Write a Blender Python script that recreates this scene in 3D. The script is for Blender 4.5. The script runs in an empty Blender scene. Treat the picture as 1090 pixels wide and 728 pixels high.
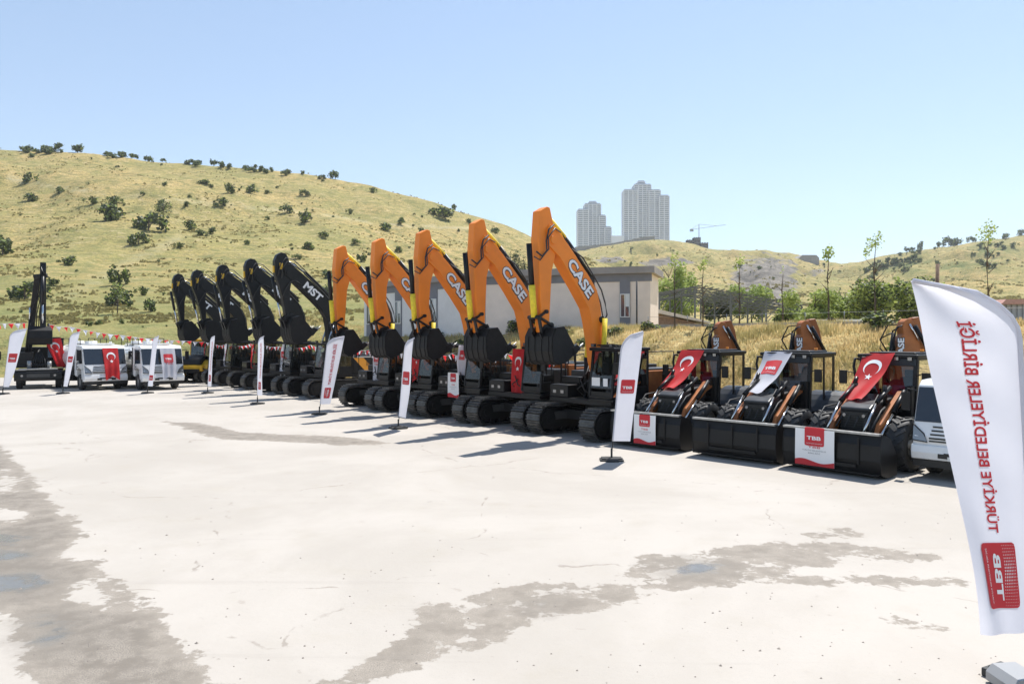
import bpy, math, random
import numpy as np
from mathutils import Vector, Matrix, Euler, noise
R = math.radians
random.seed(7); rng = np.random.default_rng(7)
sc = bpy.context.scene
COL = sc.collection
# ---------------------------------------------------------------- camera, light, exposure
F, CX, HY, CH = 800.0, 545.0, 358.0, 3.2
cam_d = bpy.data.cameras.new('camera'); cam = bpy.data.objects.new('camera', cam_d); COL.objects.link(cam)
cam.location = (0, 0, CH); cam.rotation_euler = (R(90), 0, 0)
cam_d.sensor_width = 36; cam_d.lens = 36*F/1090; cam_d.shift_y = -6/1090; cam_d.clip_start = .1; cam_d.clip_end = 9000
sc.camera = cam
SUN_EL, SUN_AZ = R(63), math.atan2(.59, .81)
w = bpy.data.worlds.new("World"); sc.world = w; w.use_nodes = True
nt = w.node_tree; bg = nt.nodes['Background']; sky = nt.nodes.new('ShaderNodeTexSky')
sky.sky_type = 'NISHITA'; sky.sun_disc = False; sky.sun_elevation = SUN_EL; sky.sun_rotation = SUN_AZ
sky.air_density = 1.0; sky.dust_density = 0.0; sky.ozone_density = 1.8; sky.altitude = 900
mxs = nt.nodes.new('ShaderNodeMix'); mxs.data_type = 'RGBA'; mxs.blend_type = 'MULTIPLY'; mxs.inputs[0].default_value = 1; mxs.inputs[7].default_value = (1.095, 1.135, 1.17, 1); gm = nt.nodes.new('ShaderNodeGamma'); gm.inputs[1].default_value = .72
nt.links.new(sky.outputs[0], gm.inputs[0]); nt.links.new(gm.outputs[0], mxs.inputs[6]); nt.links.new(mxs.outputs[2], bg.inputs[0]); bg.inputs[1].default_value = 0.145
sd = bpy.data.lights.new('sun', 'SUN'); sun = bpy.data.objects.new('sun', sd); COL.objects.link(sun)
sd.energy = 4.6; sd.angle = R(.5); sd.color = (1, .96, .9)
sdir = Vector((math.sin(SUN_AZ)*math.cos(SUN_EL), math.cos(SUN_AZ)*math.cos(SUN_EL), math.sin(SUN_EL)))
sun.rotation_euler = sdir.to_track_quat('Z', 'Y').to_euler(); sun.location = sdir*60
sc.view_settings.view_transform = 'Standard'; sc.view_settings.look = 'None'
sc.view_settings.exposure = 0.76; sc.view_settings.gamma = 1; sc.view_settings.use_curve_mapping = False
sc.cycles.max_bounces = 8; sc.cycles.transparent_max_bounces = 12
# ---------------------------------------------------------------- materials
def pm(name, col, rough=.6, metal=0, spec=.5,  var=.0, vscale=3, col2=None, bump=0, bscale=20, coat=0, coords='Object', trans=0):
    m = bpy.data.materials.new(name); m.use_nodes = True; t = m.node_tree; b = t.nodes['Principled BSDF']
    b.inputs['Base Color'].default_value = (*col, 1); b.inputs['Roughness'].default_value = rough; b.inputs['Metallic'].default_value = metal
    b.inputs['Coat Weight'].default_value = coat; b.inputs['Specular IOR Level'].default_value = spec
    tc = t.nodes.new('ShaderNodeTexCoord')
    if var or col2:
        n = t.nodes.new('ShaderNodeTexNoise'); n.inputs['Scale'].default_value = vscale; n.inputs['Detail'].default_value = 6
        t.links.new(tc.outputs[coords], n.inputs['Vector'])
        r = t.nodes.new('ShaderNodeValToRGB'); r.color_ramp.elements[0].position = .35; r.color_ramp.elements[1].position = .68
        c2 = col2 or tuple(min(1, c*(1+var)) for c in col); c1 = col if col2 else tuple(c*(1-var) for c in col)
        r.color_ramp.elements[0].color = (*c1, 1); r.color_ramp.elements[1].color = (*c2, 1)
        t.links.new(n.outputs['Fac'], r.inputs[0]); t.links.new(r.outputs[0], b.inputs['Base Color'])
        mr = t.nodes.new('ShaderNodeMapRange'); mr.inputs[3].default_value = max(.03, rough-.12); mr.inputs[4].default_value = min(1, rough+.12)
        t.links.new(n.outputs['Fac'], mr.inputs[0]); t.links.new(mr.outputs[0], b.inputs['Roughness'])
    if bump:
        n2 = t.nodes.new('ShaderNodeTexNoise'); n2.inputs['Scale'].default_value = bscale; n2.inputs['Detail'].default_value = 4
        t.links.new(tc.outputs[coords], n2.inputs['Vector'])
        bp = t.nodes.new('ShaderNodeBump'); bp.inputs['Strength'].default_value = bump; bp.inputs['Distance'].default_value = .02
        t.links.new(n2.outputs['Fac'], bp.inputs['Height']); t.links.new(bp.outputs[0], b.inputs['Normal'])
    if trans:
        tr = t.nodes.new('ShaderNodeBsdfTranslucent'); tr.inputs[0].default_value = (*col, 1)
        mx = t.nodes.new('ShaderNodeMixShader'); mx.inputs[0].default_value = trans
        t.links.new(b.outputs[0], mx.inputs[1]); t.links.new(tr.outputs[0], mx.inputs[2]); t.links.new(mx.outputs[0], t.nodes['Material Output'].inputs[0])
        if col2: t.links.new(r.outputs[0], tr.inputs[0])
    return m
def glassmat(name, tint, gl=.12):
    m = bpy.data.materials.new(name); m.use_nodes = True; t = m.node_tree; t.nodes.clear()
    o = t.nodes.new('ShaderNodeOutputMaterial'); tr = t.nodes.new('ShaderNodeBsdfTransparent'); tr.inputs[0].default_value = (*tint, 1)
    g = t.nodes.new('ShaderNodeBsdfGlossy'); g.inputs['Roughness'].default_value = .02
    fr = t.nodes.new('ShaderNodeFresnel'); fr.inputs[0].default_value = 1.5
    ad = t.nodes.new('ShaderNodeMath'); ad.operation = 'ADD'; ad.inputs[1].default_value = gl*.3
    mx = t.nodes.new('ShaderNodeMixShader')
    t.links.new(fr.outputs[0], ad.inputs[0]); t.links.new(ad.outputs[0], mx.inputs[0]); t.links.new(tr.outputs[0], mx.inputs[1]); t.links.new(g.outputs[0], mx.inputs[2]); t.links.new(mx.outputs[0], o.inputs[0])
    return m
ORANGE = pm('orange_paint', (.85, .235, .02), .42, spec=.35, var=.08, vscale=1.5)
BROWN = pm('burnt_orange_paint', (.36, .12, .032), .45, spec=.35, var=.2, vscale=2.5)
BLACK = pm('black_paint', (.007, .007, .0078), .4, spec=.3, var=.3, vscale=3)
IRON = pm('black_iron', (.009, .0085, .0085), .55, 0, spec=.3,  var=.4, vscale=5, bump=.15, bscale=40)
TRACKM = pm('track_steel', (.10, .096, .09), .42, .45, var=.4, vscale=8)
RUB = pm('rubber', (.026, .026, .026), .6, var=.3, vscale=8, bump=.2, bscale=60)
YWRAP = pm('yellow_wrap', (.8, .6, .03), .55, var=.12, vscale=12, bump=.3, bscale=30)
YPAINT = pm('yellow_paint', (.72, .42, .02), .4, var=.1, vscale=3, coat=.2)
CHROME = pm('chrome', (.6, .6, .6), .15, 1)
STEEL = pm('galvanised', (.35, .35, .34), .4, .7, var=.15, vscale=10)
WHITE = pm('white_paint', (.78, .78, .77), .3, var=.04, vscale=2, coat=.4)
OFFWHITE = pm('offwhite_plastic', (.7, .7, .68), .5)
GREYP = pm('grey_paint', (.035, .036, .038), .4, var=.2, vscale=4, coat=.1)
LAMP = pm('lamp_lens', (.28, .28, .28), .1, .5)
RLAMP = pm('red_lens', (.5, .03, .02), .2)
OLAMP = pm('amber_lens', (.8, .25, .02), .2)
GLASS = glassmat('cab_glass', (.62, .68, .66))
DGLASS = glassmat('dark_glass', (.22, .25, .27), .25)
CLOTHW = pm('white_cloth', (.74, .74, .80), .7, var=.03, vscale=4, bump=.15, bscale=6, trans=.4)
CLOTHR = pm('red_cloth', (.76, .03, .035), .65, var=.08, vscale=4, bump=.1, bscale=8, trans=.45)
PRINTR = pm('red_print', (.62, .03, .04), .6, trans=.15)
PRINTW = pm('white_print', (.8, .8, .8), .6)
PRINTG = pm('grey_print', (.25, .25, .26), .6)
VINYLW = pm('white_vinyl', (.8, .8, .8), .45)
VINYLK = pm('black_vinyl', (.01, .01, .01), .45)
SEATM = pm('seat_cloth', (.03, .035, .04), .8)
SKYBLUE = pm('blue_cloth', (.03, .09, .2), .7)
BARK = pm('bark', (.13, .1, .075), .9, var=.3, vscale=8, bump=.4, bscale=30)
WOODP = pm('weathered_wood', (.2, .13, .09), .9, var=.3, vscale=6)
def leafm(n, c1, c2, tr=.3): return pm(n, c1, .6, col2=c2, vscale=1.2, trans=tr)
LEAF_D = leafm('dark_leaf', (.055, .075, .03), (.09, .11, .045), .15)
LEAF_G = leafm('green_leaf', (.24, .3, .07), (.33, .39, .11), .45)
LEAF_B = leafm('bright_leaf', (.34, .42, .1), (.45, .52, .17), .45)
# ---------------------------------------------------------------- mesh building
class MB:
    def __init__(s): s.v = []; s.f = []; s.m = []; s.s = []
    def add(s, vs, fs, mi=0, sm=False):
        o = len(s.v); s.v += [tuple(v) for v in vs]; s.f += [tuple(i+o for i in f) for f in fs]
        s.m += [mi]*len(fs); s.s += [sm]*len(fs); return s
    def box(s, x0, x1, y0, y1, z0, z1, mi=0, mat=None):
        vs = [Vector((x, y, z)) for x in (x0, x1) for y in (y0, y1) for z in (z0, z1)]
        if mat is not None: vs = [mat @ v for v in vs]
        return s.add(vs, [(0,1,3,2),(4,6,7,5),(0,4,5,1),(2,3,7,6),(0,2,6,4),(1,5,7,3)], mi)
    def prism(s, pts, y0, y1, mi=0, sm=False):       # pts in the x-z plane, extruded along y
        n = len(pts)
        vs = [(p[0], y0, p[1]) for p in pts]+[(p[0], y1, p[1]) for p in pts]
        fs = [tuple(range(n)), tuple(range(2*n-1, n-1, -1))]+[(i, i+n, (i+1) % n+n, (i+1) % n) for i in range(n)]
        a = sum(pts[i][0]*pts[(i+1) % n][1]-pts[(i+1) % n][0]*pts[i][1] for i in range(n))
        if (a > 0) != (y1 > y0): fs = [f[::-1] for f in fs]
        s.add(vs, fs[:2], mi); o = len(s.v)-2*n
        s.f += [tuple(i+o for i in f) for f in fs[2:]]; s.m += [mi]*n; s.s += [sm]*n; return s
    def prismz(s, pts, z0, z1, mi=0):
        n = len(pts); vs = [(p[0], p[1], z0) for p in pts]+[(p[0], p[1], z1) for p in pts]
        fs = [tuple(range(n-1, -1, -1)), tuple(range(n, 2*n))]+[(i, (i+1) % n, (i+1) % n+n, i+n) for i in range(n)]
        return s.add(vs, fs, mi)
    def cyl(s, p0, p1, r0, r1=None, n=12, mi=0, cap=True):
        r1 = r0 if r1 is None else r1; p0 = Vector(p0); p1 = Vector(p1); q = (p1-p0).to_track_quat('Z', 'Y')
        a = [q @ Vector((math.cos(2*math.pi*k/n), math.sin(2*math.pi*k/n), 0)) for k in range(n)]
        o = len(s.v); s.v += [tuple(p0+d*r0) for d in a]+[tuple(p1+d*r1) for d in a]
        for k in range(n): s.f.append((o+k, o+(k+1) % n, o+n+(k+1) % n, o+n+k)); s.m.append(mi); s.s.append(True)
        if cap:
            s.f.append(tuple(o+k for k in range(n-1, -1, -1))); s.f.append(tuple(o+n+k for k in range(n))); s.m += [mi]*2; s.s += [False]*2
        return s
    def tube(s, path, r, n=8, mi=0):
        P = [Vector(p) for p in path]; o = len(s.v); L = len(P)
        rs = r if isinstance(r, (list, tuple)) else [r]*L
        for i, p in enumerate(P):
            d = (P[min(i+1, L-1)]-P[max(i-1, 0)])
            q = d.to_track_quat('Z', 'Y')
            s.v += [tuple(p+q @ Vector((math.cos(2*math.pi*k/n)*rs[i], math.sin(2*math.pi*k/n)*rs[i], 0))) for k in range(n)]
        for i in range(L-1):
            for k in range(n): s.f.append((o+i*n+k, o+i*n+(k+1) % n, o+(i+1)*n+(k+1) % n, o+(i+1)*n+k)); s.m.append(mi); s.s.append(True)
        s.f.append(tuple(o+k for k in range(n-1, -1, -1))); s.f.append(tuple(o+(L-1)*n+k for k in range(n))); s.m += [mi]*2; s.s += [False]*2
        return s
    def build(s, name, mats, parent=None, loc=(0, 0, 0), rz=0, bevel=0, seg=2):
        me = bpy.data.meshes.new(name); me.from_pydata(s.v, [], s.f)
        if not isinstance(mats, (list, tuple)): mats = [mats]
        for m in mats: me.materials.append(m)
        me.polygons.foreach_set('material_index', s.m); me.polygons.foreach_set('use_smooth', s.s); me.update()
        o = bpy.data.objects.new(name, me); COL.objects.link(o)
        if parent is not None: o.parent = parent
        o.location = loc; o.rotation_euler = (0, 0, rz)
        if bevel:
            b = o.modifiers.new('bevel', 'BEVEL'); b.width = bevel; b.segments = seg; b.limit_method = 'ANGLE'; b.angle_limit = R(35); b.use_clamp_overlap = True
        return o
def bar(mb, p0, p1, t, mi=0, t2=None):      # square bar between two points
    p0 = Vector(p0); p1 = Vector(p1); d = p1-p0; q = d.to_track_quat('Z', 'Y').to_matrix().to_4x4(); q.translation = p0
    t2 = t2 or t; mb.box(-t/2, t/2, -t2/2, t2/2, 0, d.length, mi, q)
def tag(o, label=None, cat=None, group=None, kind=None):
    if label: o['label'] = label
    if cat: o['category'] = cat
    if group: o['group'] = group
    if kind: o['kind'] = kind
    return o
def empty(name, loc, rz=0, label=None, cat=None, group=None):
    o = bpy.data.objects.new(name, None); COL.objects.link(o); o.location = loc; o.rotation_euler = (0, 0, rz); o.empty_display_size = .3
    return tag(o, label, cat, group)
def copy_tree(o, parent=None, skip='~'):
    c = o.copy(); COL.objects.link(c); c.parent = parent
    for ch in list(o.children):
        if not ch.name.startswith(skip): copy_tree(ch, c, skip)
    return c
def gw(px, y): d = CH*F/(y-HY); return ((px-CX)/F*d, d)          # a photo pixel on the flat yard -> metres
def at(px, Y): return (px-CX)/F*Y
def zz(y, Y): return CH+(HY-y)*Y/F
_tc = {}
def text_geo(s, bold=0, shear=0):
    k = (s, bold, shear)
    if k in _tc: return _tc[k]
    cu = bpy.data.curves.new('txt', 'FONT'); cu.body = s; cu.size = 1; cu.align_x = 'CENTER'; cu.align_y = 'CENTER'; cu.offset = bold; cu.shear = shear; cu.resolution_u = 3
    o = bpy.data.objects.new('txt', cu); COL.objects.link(o); bpy.context.view_layer.update()
    me = bpy.data.meshes.new_from_object(o.evaluated_get(bpy.context.evaluated_depsgraph_get()))
    V = np.array([v.co[:2] for v in me.vertices]); Fc = [tuple(p.vertices) for p in me.polygons]
    bpy.data.objects.remove(o); bpy.data.curves.remove(cu); bpy.data.meshes.remove(me)
    c = (V.min(0)+V.max(0))/2; V = V-c; sz = V.max(0)-V.min(0)
    _tc[k] = (V, Fc, sz); return _tc[k]
def text_fit(s, wd, ht, bold=0, shear=0):
    V, Fc, sz = text_geo(s, bold, shear); return V*np.array([wd/sz[0], ht/sz[1]]), Fc
def grid2(x0, x1, y0, y1, nx, ny):
    V = [(x0+(x1-x0)*i/nx, y0+(y1-y0)*j/ny) for j in range(ny+1) for i in range(nx+1)]
    return np.array(V), [(j*(nx+1)+i, j*(nx+1)+i+1, (j+1)*(nx+1)+i+1, (j+1)*(nx+1)+i) for j in range(ny) for i in range(nx)]
def rsquare(h=.5, r=.08, n=10):                # rounded square as a fine grid with pulled-in corners
    V, Fc = grid2(-h, h, -h, h, n, n); 
    for p in V:
        ax, ay = abs(p[0])-(h-r), abs(p[1])-(h-r)
        if ax > 0 and ay > 0:
            k = math.hypot(ax, ay)
            if k > r: p[0] = math.copysign(h-r+ax*r/k, p[0]); p[1] = math.copysign(h-r+ay*r/k, p[1])
    return V, Fc
def logo(full=True):                           # unit emblem: red square, dotted globe, white letters. layers: (layer, V, F, material index)
    out = [(1, *rsquare(n=12), 0)]
    V, Fc = text_fit('TBB', .72, .2, .03); out.append((2, V+np.array([-.02, -.08]), Fc, 1))
    V, Fc = text_fit('TÜRKİYE BELEDİYELER BİRLİĞİ', .84, .055, .0); out.append((2, V+np.array([0, -.36]), Fc, 1))
    if full:
        vs = []; fs = []
        for j in range(8):
            for i in range(20):
                x = -.46+.92*i/19; y = .1+.36*j/7
                dd = math.hypot((x-.05)/.3, (y-.2)/.25); r = .0035+.008*math.exp(-dd*dd)
                yy = y+.035*math.sin((x+.1)*5); o = len(vs)
                if abs(yy) < .48: vs += [(x-r*1.25, yy-r), (x+r*1.25, yy-r), (x+r*1.25, yy+r), (x-r*1.25, yy+r)]; fs.append((o, o+1, o+2, o+3))
        out.append((2, np.array(vs), fs, 1))
    return out
def crescent_star(r):
    vs = []; fs = []; n = 28; ri = r*.8; off = r*.25
    a0 = math.acos((r*r+off*off-ri*ri)/(2*r*off)); b0 = math.pi-math.acos((ri*ri+off*off-r*r)/(2*ri*off))
    for k in range(n+1):
        a = a0+(2*math.pi-2*a0)*k/n; b = b0+(2*math.pi-2*b0)*k/n
        vs += [(-math.sin(a)*r, math.cos(a)*r), (-math.sin(b)*ri, off+math.cos(b)*ri)]
    fs = [(2*k, 2*k+1, 2*k+3, 2*k+2) for k in range(n)]
    o = len(vs); cy = r*1.25; rs = r*.45; vs.append((0, cy))
    for k in range(10):
        rr = rs if k % 2 == 0 else rs*.382; a = -math.pi/2+math.pi*k/5; vs.append((math.cos(a)*rr, cy+math.sin(a)*rr))
    fs += [(o, o+1+k, o+1+(k+1) % 10) for k in range(10)]
    return np.array(vs), fs                    # +y is down the cloth
class Sheet:
    def __init__(s, S, W, L, origin=(0, 0, 0)): s.S = S; s.W = W; s.L = L; s.o = Vector(origin)
    def cloth(s, nu, nv, mb=None, skip=None):
        mb = mb or MB(); vs = [s.S(i/nu, j/nv)-s.o for j in range(nv+1) for i in range(nu+1)]
        mb.add(vs, [(j*(nu+1)+i, j*(nu+1)+i+1, (j+1)*(nu+1)+i+1, (j+1)*(nu+1)+i) for j in range(nv) for i in range(nu) if not (skip and skip((i+.5)/nu, (j+.5)/nv))], 0, True)
        return mb
    def put(s, mb, V, Fc, off, mi=0, both=True):
        e = 1e-3
        for sg in ((1, -1) if both else (1,)):
            vs = []
            for a, b in V:
                u, v = a/s.W, b/s.L; p = s.S(u, v); n = (s.S(u+e, v)-s.S(u-e, v)).cross(s.S(u, v+e)-s.S(u, v-e))
                n = n.normalized() if n.length > 1e-12 else Vector((0, -1, 0)); vs.append(p+n*off*sg-s.o)
            mb.add(vs, [f if sg < 0 else f[::-1] for f in Fc], mi)
# sub-division of long text triangles is not needed: the glyph fills are small
# ---------------------------------------------------------------- terrain
def ss(a, b, x): t = np.clip((x-a)/(b-a), 0, 1); return t*t*(3-2*t)
LX = [-2000, -300, 0, 100, 200, 300, 350, 400, 450, 500, 540, 570, 600, 640, 680, 760, 3000]
LY = [190, 160, 158, 160, 171, 182, 188, 197, 211, 228, 241, 253, 264, 284, 305, 345, 350]
RX = [-2000, 450, 560, 600, 615, 640, 696, 719, 739, 753, 763, 786, 813, 838, 860, 870, 894, 919, 936, 968, 1008, 1033, 1058, 1090, 1300, 3000]
RY = [310, 300, 285, 270, 264, 259, 253, 254, 258, 263, 266, 267.5, 266, 270, 276, 279, 281, 278, 274, 267, 261, 256, 252, 250, 238, 250]
def fbm(X, Y, s, o=4):
    out = np.zeros_like(X, dtype=float); f = X.ravel(); g = Y.ravel(); r = np.empty(f.size)
    for i in range(f.size): r[i] = noise.fractal(Vector((f[i]/s, g[i]/s, .3)), .9, 2.1, o)
    return r.reshape(X.shape)
def terrain(X, Y, rough=True):
    X = np.asarray(X, float); Y = np.asarray(Y, float)
    px = CX+X/np.maximum(Y, 3)*F; q = .76*X+.65*Y
    yl = np.interp(px, LX, LY); t = np.clip((Y-66)/(300-66), 0, None)
    y = 356-(356-yl)*np.power(np.clip(t, 0, 1), .8)
    zl = CH+(HY-y)*Y/F; zr_ = CH+(HY-yl)*300/F
    zl = np.where(t > 1, zr_-(Y-300)*.2, zl); zl = zl*ss(58, 67, Y)
    zb = ss(24, 33.5, q)*(3.65+1.45*ss(50, 110, Y))
    yr = np.interp(px, RX, RY); t2 = np.clip((Y-110)/(700-110), 0, None)
    y2 = 344-(344-yr)*np.power(np.clip(t2, 0, 1), .7)
    z2 = CH+(HY-y2)*Y/F; z2 = np.where(t2 > 1, CH+(HY-yr)*700/F-(Y-700)*.05, z2)
    zb = np.where(Y > 110, z2, zb)
    z = np.maximum(np.maximum(zl, zb), -.1)
    if rough:
        am = ss(66, 140, Y)*(1-ss(240, 300, Y)*.7)*(px < 640) + ss(130, 300, Y)*(1-ss(560, 700, Y)*.8)*(px >= 640)
        z = z+am*(fbm(X, Y, 55)*np.clip(Y, 60, 700)*.022+fbm(X+90, Y*.6, 16, 4)*np.clip(Y, 60, 600)*.0055) + ss(24.5, 30, q)*(1-ss(100, 140, Y))*fbm(X, Y, 3.0, 3)*.16
    inside = (q < 24.3) & (Y < 58)
    return np.where(inside, -.1, z)
def tz(x, y): return float(terrain(np.array([x]), np.array([y]))[0])
pxs = np.concatenate([np.arange(-1000, -150, 50), np.arange(-150, 1200, 5), np.arange(1200, 2201, 50)])
Ys = np.concatenate([np.arange(2, 20, 2), np.arange(20, 72, .8), np.geomspace(72, 330, 120), np.geomspace(335, 720, 90), np.geomspace(740, 2000, 10)])
PX, YY = np.meshgrid(pxs, Ys); XX = (PX-CX)/F*YY; ZZ = terrain(XX, YY)
def gridmesh(name, XX, YY, ZZ, mat, attrs=None):
    nr, nc = XX.shape; me = bpy.data.meshes.new(name)
    co = np.stack([XX, YY, ZZ], -1).reshape(-1, 3).astype(np.float32)
    idx = np.arange(nr*nc).reshape(nr, nc); q = np.stack([idx[:-1, :-1], idx[:-1, 1:], idx[1:, 1:], idx[1:, :-1]], -1).reshape(-1, 4)
    me.vertices.add(len(co)); me.vertices.foreach_set('co', co.ravel())
    me.loops.add(q.size); me.loops.foreach_set('vertex_index', q.ravel().astype(np.int32))
    me.polygons.add(len(q)); me.polygons.foreach_set('loop_start', np.arange(0, q.size, 4, dtype=np.int32))
    me.polygons.foreach_set('use_smooth', np.ones(len(q), bool)); me.update(calc_edges=True)
    for k, a in (attrs or {}).items():
        at_ = me.attributes.new(k, 'FLOAT', 'POINT'); at_.data.foreach_set('value', a.ravel().astype(np.float32))
    me.materials.append(mat); o = bpy.data.objects.new(name, me); COL.objects.link(o); return o
def N(t, ty, **k):
    n = t.nodes.new(ty)
    for a, b in k.items():
        if a[0] == 'i': n.inputs[int(a[1:])].default_value = b
        else: setattr(n, a, b)
    return n
def mixc(t, fac, a, b, mode='MIX'):
    n = t.nodes.new('ShaderNodeMix'); n.data_type = 'RGBA'; n.blend_type = mode
    for i, x in ((0, fac), (6, a), (7, b)):
        if hasattr(x, 'links'): t.links.new(x, n.inputs[i])
        elif isinstance(x, tuple): n.inputs[i].default_value = (*x, 1)
        else: n.inputs[i].default_value = x
    return n.outputs[2]
def ramp(t, src, a, b):
    n = t.nodes.new('ShaderNodeMapRange'); n.interpolation_type = 'SMOOTHSTEP'; n.inputs[1].default_value = a; n.inputs[2].default_value = b
    t.links.new(src, n.inputs[0]); return n.outputs[0]
def noiz(t, vec, scale, detail=5, dist=0):
    n = t.nodes.new('ShaderNodeTexNoise'); n.inputs['Scale'].default_value = scale; n.inputs['Detail'].default_value = detail; n.inputs['Distortion'].default_value = dist
    n.inputs['Roughness'].default_value = .62
    t.links.new(vec, n.inputs['Vector']); return n.outputs['Fac']
def math_(t, op, a, b):
    n = t.nodes.new('ShaderNodeMath'); n.operation = op
    for i, x in ((0, a), (1, b)):
        if hasattr(x, 'links'): t.links.new(x, n.inputs[i])
        else: n.inputs[i].default_value = x
    return n.outputs[0]
# hill material: dry grass, greener hollows, thin tracks of sheep paths, bare scree where the mesh says rock
mt = bpy.data.materials.new('dry_grass_hill'); mt.use_nodes = True; t = mt.node_tree; b = t.nodes['Principled BSDF']; b.inputs['Roughness'].default_value = .95
b.inputs['Specular IOR Level'].default_value = .1
g = N(t, 'ShaderNodeNewGeometry').outputs['Position']
mp = N(t, 'ShaderNodeMapping'); t.links.new(g, mp.inputs[0]); mp.inputs['Scale'].default_value = (1, 1, 6)      # stretched along the contours
n1 = noiz(t, g, .014, 6, .6); n2 = noiz(t, g, .07, 6); n3 = noiz(t, mp.outputs[0], .35, 6); n4 = noiz(t, g, 1.6, 4)
c = mixc(t, ramp(t, n1, .38, .62), (.46, .335, .14), (.33, .28, .105))
c = mixc(t, ramp(t, n2, .45, .68), c, (.27, .25, .09))
c = mixc(t, math_(t, 'MULTIPLY', ramp(t, n3, .5, .66), .6), c, (.43, .35, .20))
c = mixc(t, math_(t, 'MULTIPLY', ramp(t, n4, .48, .56), .6), c, (.16, .14, .065))
mp2 = N(t, 'ShaderNodeMapping'); t.links.new(g, mp2.inputs[0]); mp2.inputs['Scale'].default_value = (.6, .6, 5); mp2.inputs['Rotation'].default_value = (0, R(4), 0)
n5 = noiz(t, mp2.outputs[0], .5, 7, .3); n6 = noiz(t, g, .3, 6)
c = mixc(t, math_(t, 'MULTIPLY', ramp(t, n5, .5, .57), .7), c, (.19, .18, .07)); c = mixc(t, math_(t, 'MULTIPLY', ramp(t, n6, .54, .6), .6), c, (.15, .155, .06)); c = mixc(t, math_(t, 'MULTIPLY', ramp(t, n6, .4, .34), .45), c, (.5, .39, .22))
gl_ = N(t, 'ShaderNodeAttribute', attribute_name='track').outputs['Fac']; c = mixc(t, math_(t, 'MULTIPLY', gl_, ramp(t, n5, .35, .6)), c, (.46, .40, .25))
green = N(t, 'ShaderNodeAttribute', attribute_name='green').outputs['Fac']
c = mixc(t, green, c, mixc(t, ramp(t, n4, .4, .6), (.10, .125, .045), (.2, .21, .08)))
dry = N(t, 'ShaderNodeAttribute', attribute_name='dry').outputs['Fac']
c = mixc(t, dry, c, mixc(t, ramp(t, noiz(t, g, 1.1, 6), .35, .6), (.5, .38, .18), (.36, .29, .13)))
rock = N(t, 'ShaderNodeAttribute', attribute_name='rock').outputs['Fac']
rk = ramp(t, math_(t, 'ADD', rock, math_(t, 'MULTIPLY', math_(t, 'SUBTRACT', noiz(t, g, .08, 7), .5), 1.6)), .35, .6)
c = mixc(t, rk, c, mixc(t, ramp(t, noiz(t, g, .25, 7), .35, .65), (.13, .12, .105), (.24, .215, .185)))
t.links.new(c, b.inputs['Base Color'])
bp = N(t, 'ShaderNodeBump'); bp.inputs['Strength'].default_value = .6; bp.inputs['Distance'].default_value = .6
t.links.new(math_(t, 'ADD', n3, n4), bp.inputs['Height']); t.links.new(bp.outputs[0], b.inputs['Normal'])
SY = HY-(ZZ-CH)*F/YY
def blob(cx, cy, rx, ry): return np.clip(1.3-np.hypot((PX-cx)/rx, (SY-cy)/ry), 0, 1)*(YY > 120)
rock_a = blob(815, 298, 42, 30)+blob(712, 279, 34, 5)+blob(650, 277, 22, 5)*.8+blob(870, 290, 15, 6)*.5
QQ = .76*XX+.65*YY
def seg(pts, w_):
    d = np.full(PX.shape, 1e9)
    for (ax, ay), (bx, by) in zip(pts[:-1], pts[1:]):
        tt = np.clip(((PX-ax)*(bx-ax)+(SY-ay)*(by-ay))/((bx-ax)**2+(by-ay)**2), 0, 1); d = np.minimum(d, np.hypot(PX-ax-tt*(bx-ax), SY-ay-tt*(by-ay)))
    return np.clip(1.4-d/w_, 0, 1)*(YY > 60)
track_a = np.maximum(seg([(40, 335), (90, 305), (140, 278), (190, 255)], 5)*.4, seg([(0, 188), (60, 200), (130, 208), (200, 214), (320, 226), (420, 240), (500, 243)], 1.3)*.7)
green_a = (blob(955, 280, 30, 13)*1.3+blob(1055, 266, 22, 14)*1.2+blob(1015, 283, 60, 6)+blob(890, 312, 60, 8)*.5+blob(655, 284, 60, 8)*.5)*(YY > 100)*ss(.42, .62, .5+fbm(XX, YY, 14, 4)*.45) + .8*np.clip((170-YY)/90, 0, 1)*(YY > 58)*(PX < 420)*.75
dry_a = ((QQ > 23) & (YY < 60) & (PX > 300)).astype(float)*.9
tr_o = gridmesh('hills', XX, YY, ZZ, mt, {'rock': np.clip(rock_a, 0, 1), 'green': np.clip(green_a, 0, 1), 'dry': dry_a, 'track': track_a}); tag(tr_o, kind='structure')
# ---------------------------------------------------------------- the concrete yard
def sdist(P, poly):                              # >0 inside
    P = np.asarray(P); x, y = P[:, 0], P[:, 1]; n = len(poly); d = np.full(len(P), 1e9); ins = np.zeros(len(P), bool)
    for i in range(n):
        ax, ay = poly[i]; bx, by = poly[(i+1) % n]; ex, ey = bx-ax, by-ay
        tt = np.clip(((x-ax)*ex+(y-ay)*ey)/(ex*ex+ey*ey+1e-12), 0, 1); d = np.minimum(d, np.hypot(x-ax-tt*ex, y-ay-tt*ey))
        c_ = ((ay > y) != (by > y)) & (x < (bx-ax)*(y-ay)/(by-ay+1e-12)+ax); ins ^= c_
    return np.where(ins, d, -d)
def gp(pts): return [gw(*p) for p in pts]
gx = np.concatenate([np.arange(-120, -32, 4), np.arange(-32, 12, .2), np.arange(12, 60, 2)])
gy = np.concatenate([np.arange(-60, 3, 3), np.arange(3, 30, .2), np.arange(30, 60, .6), np.arange(60, 72, 2)])
GX, GY = np.meshgrid(gx, gy); P = np.stack([GX.ravel(), GY.ravel()], 1)
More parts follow.
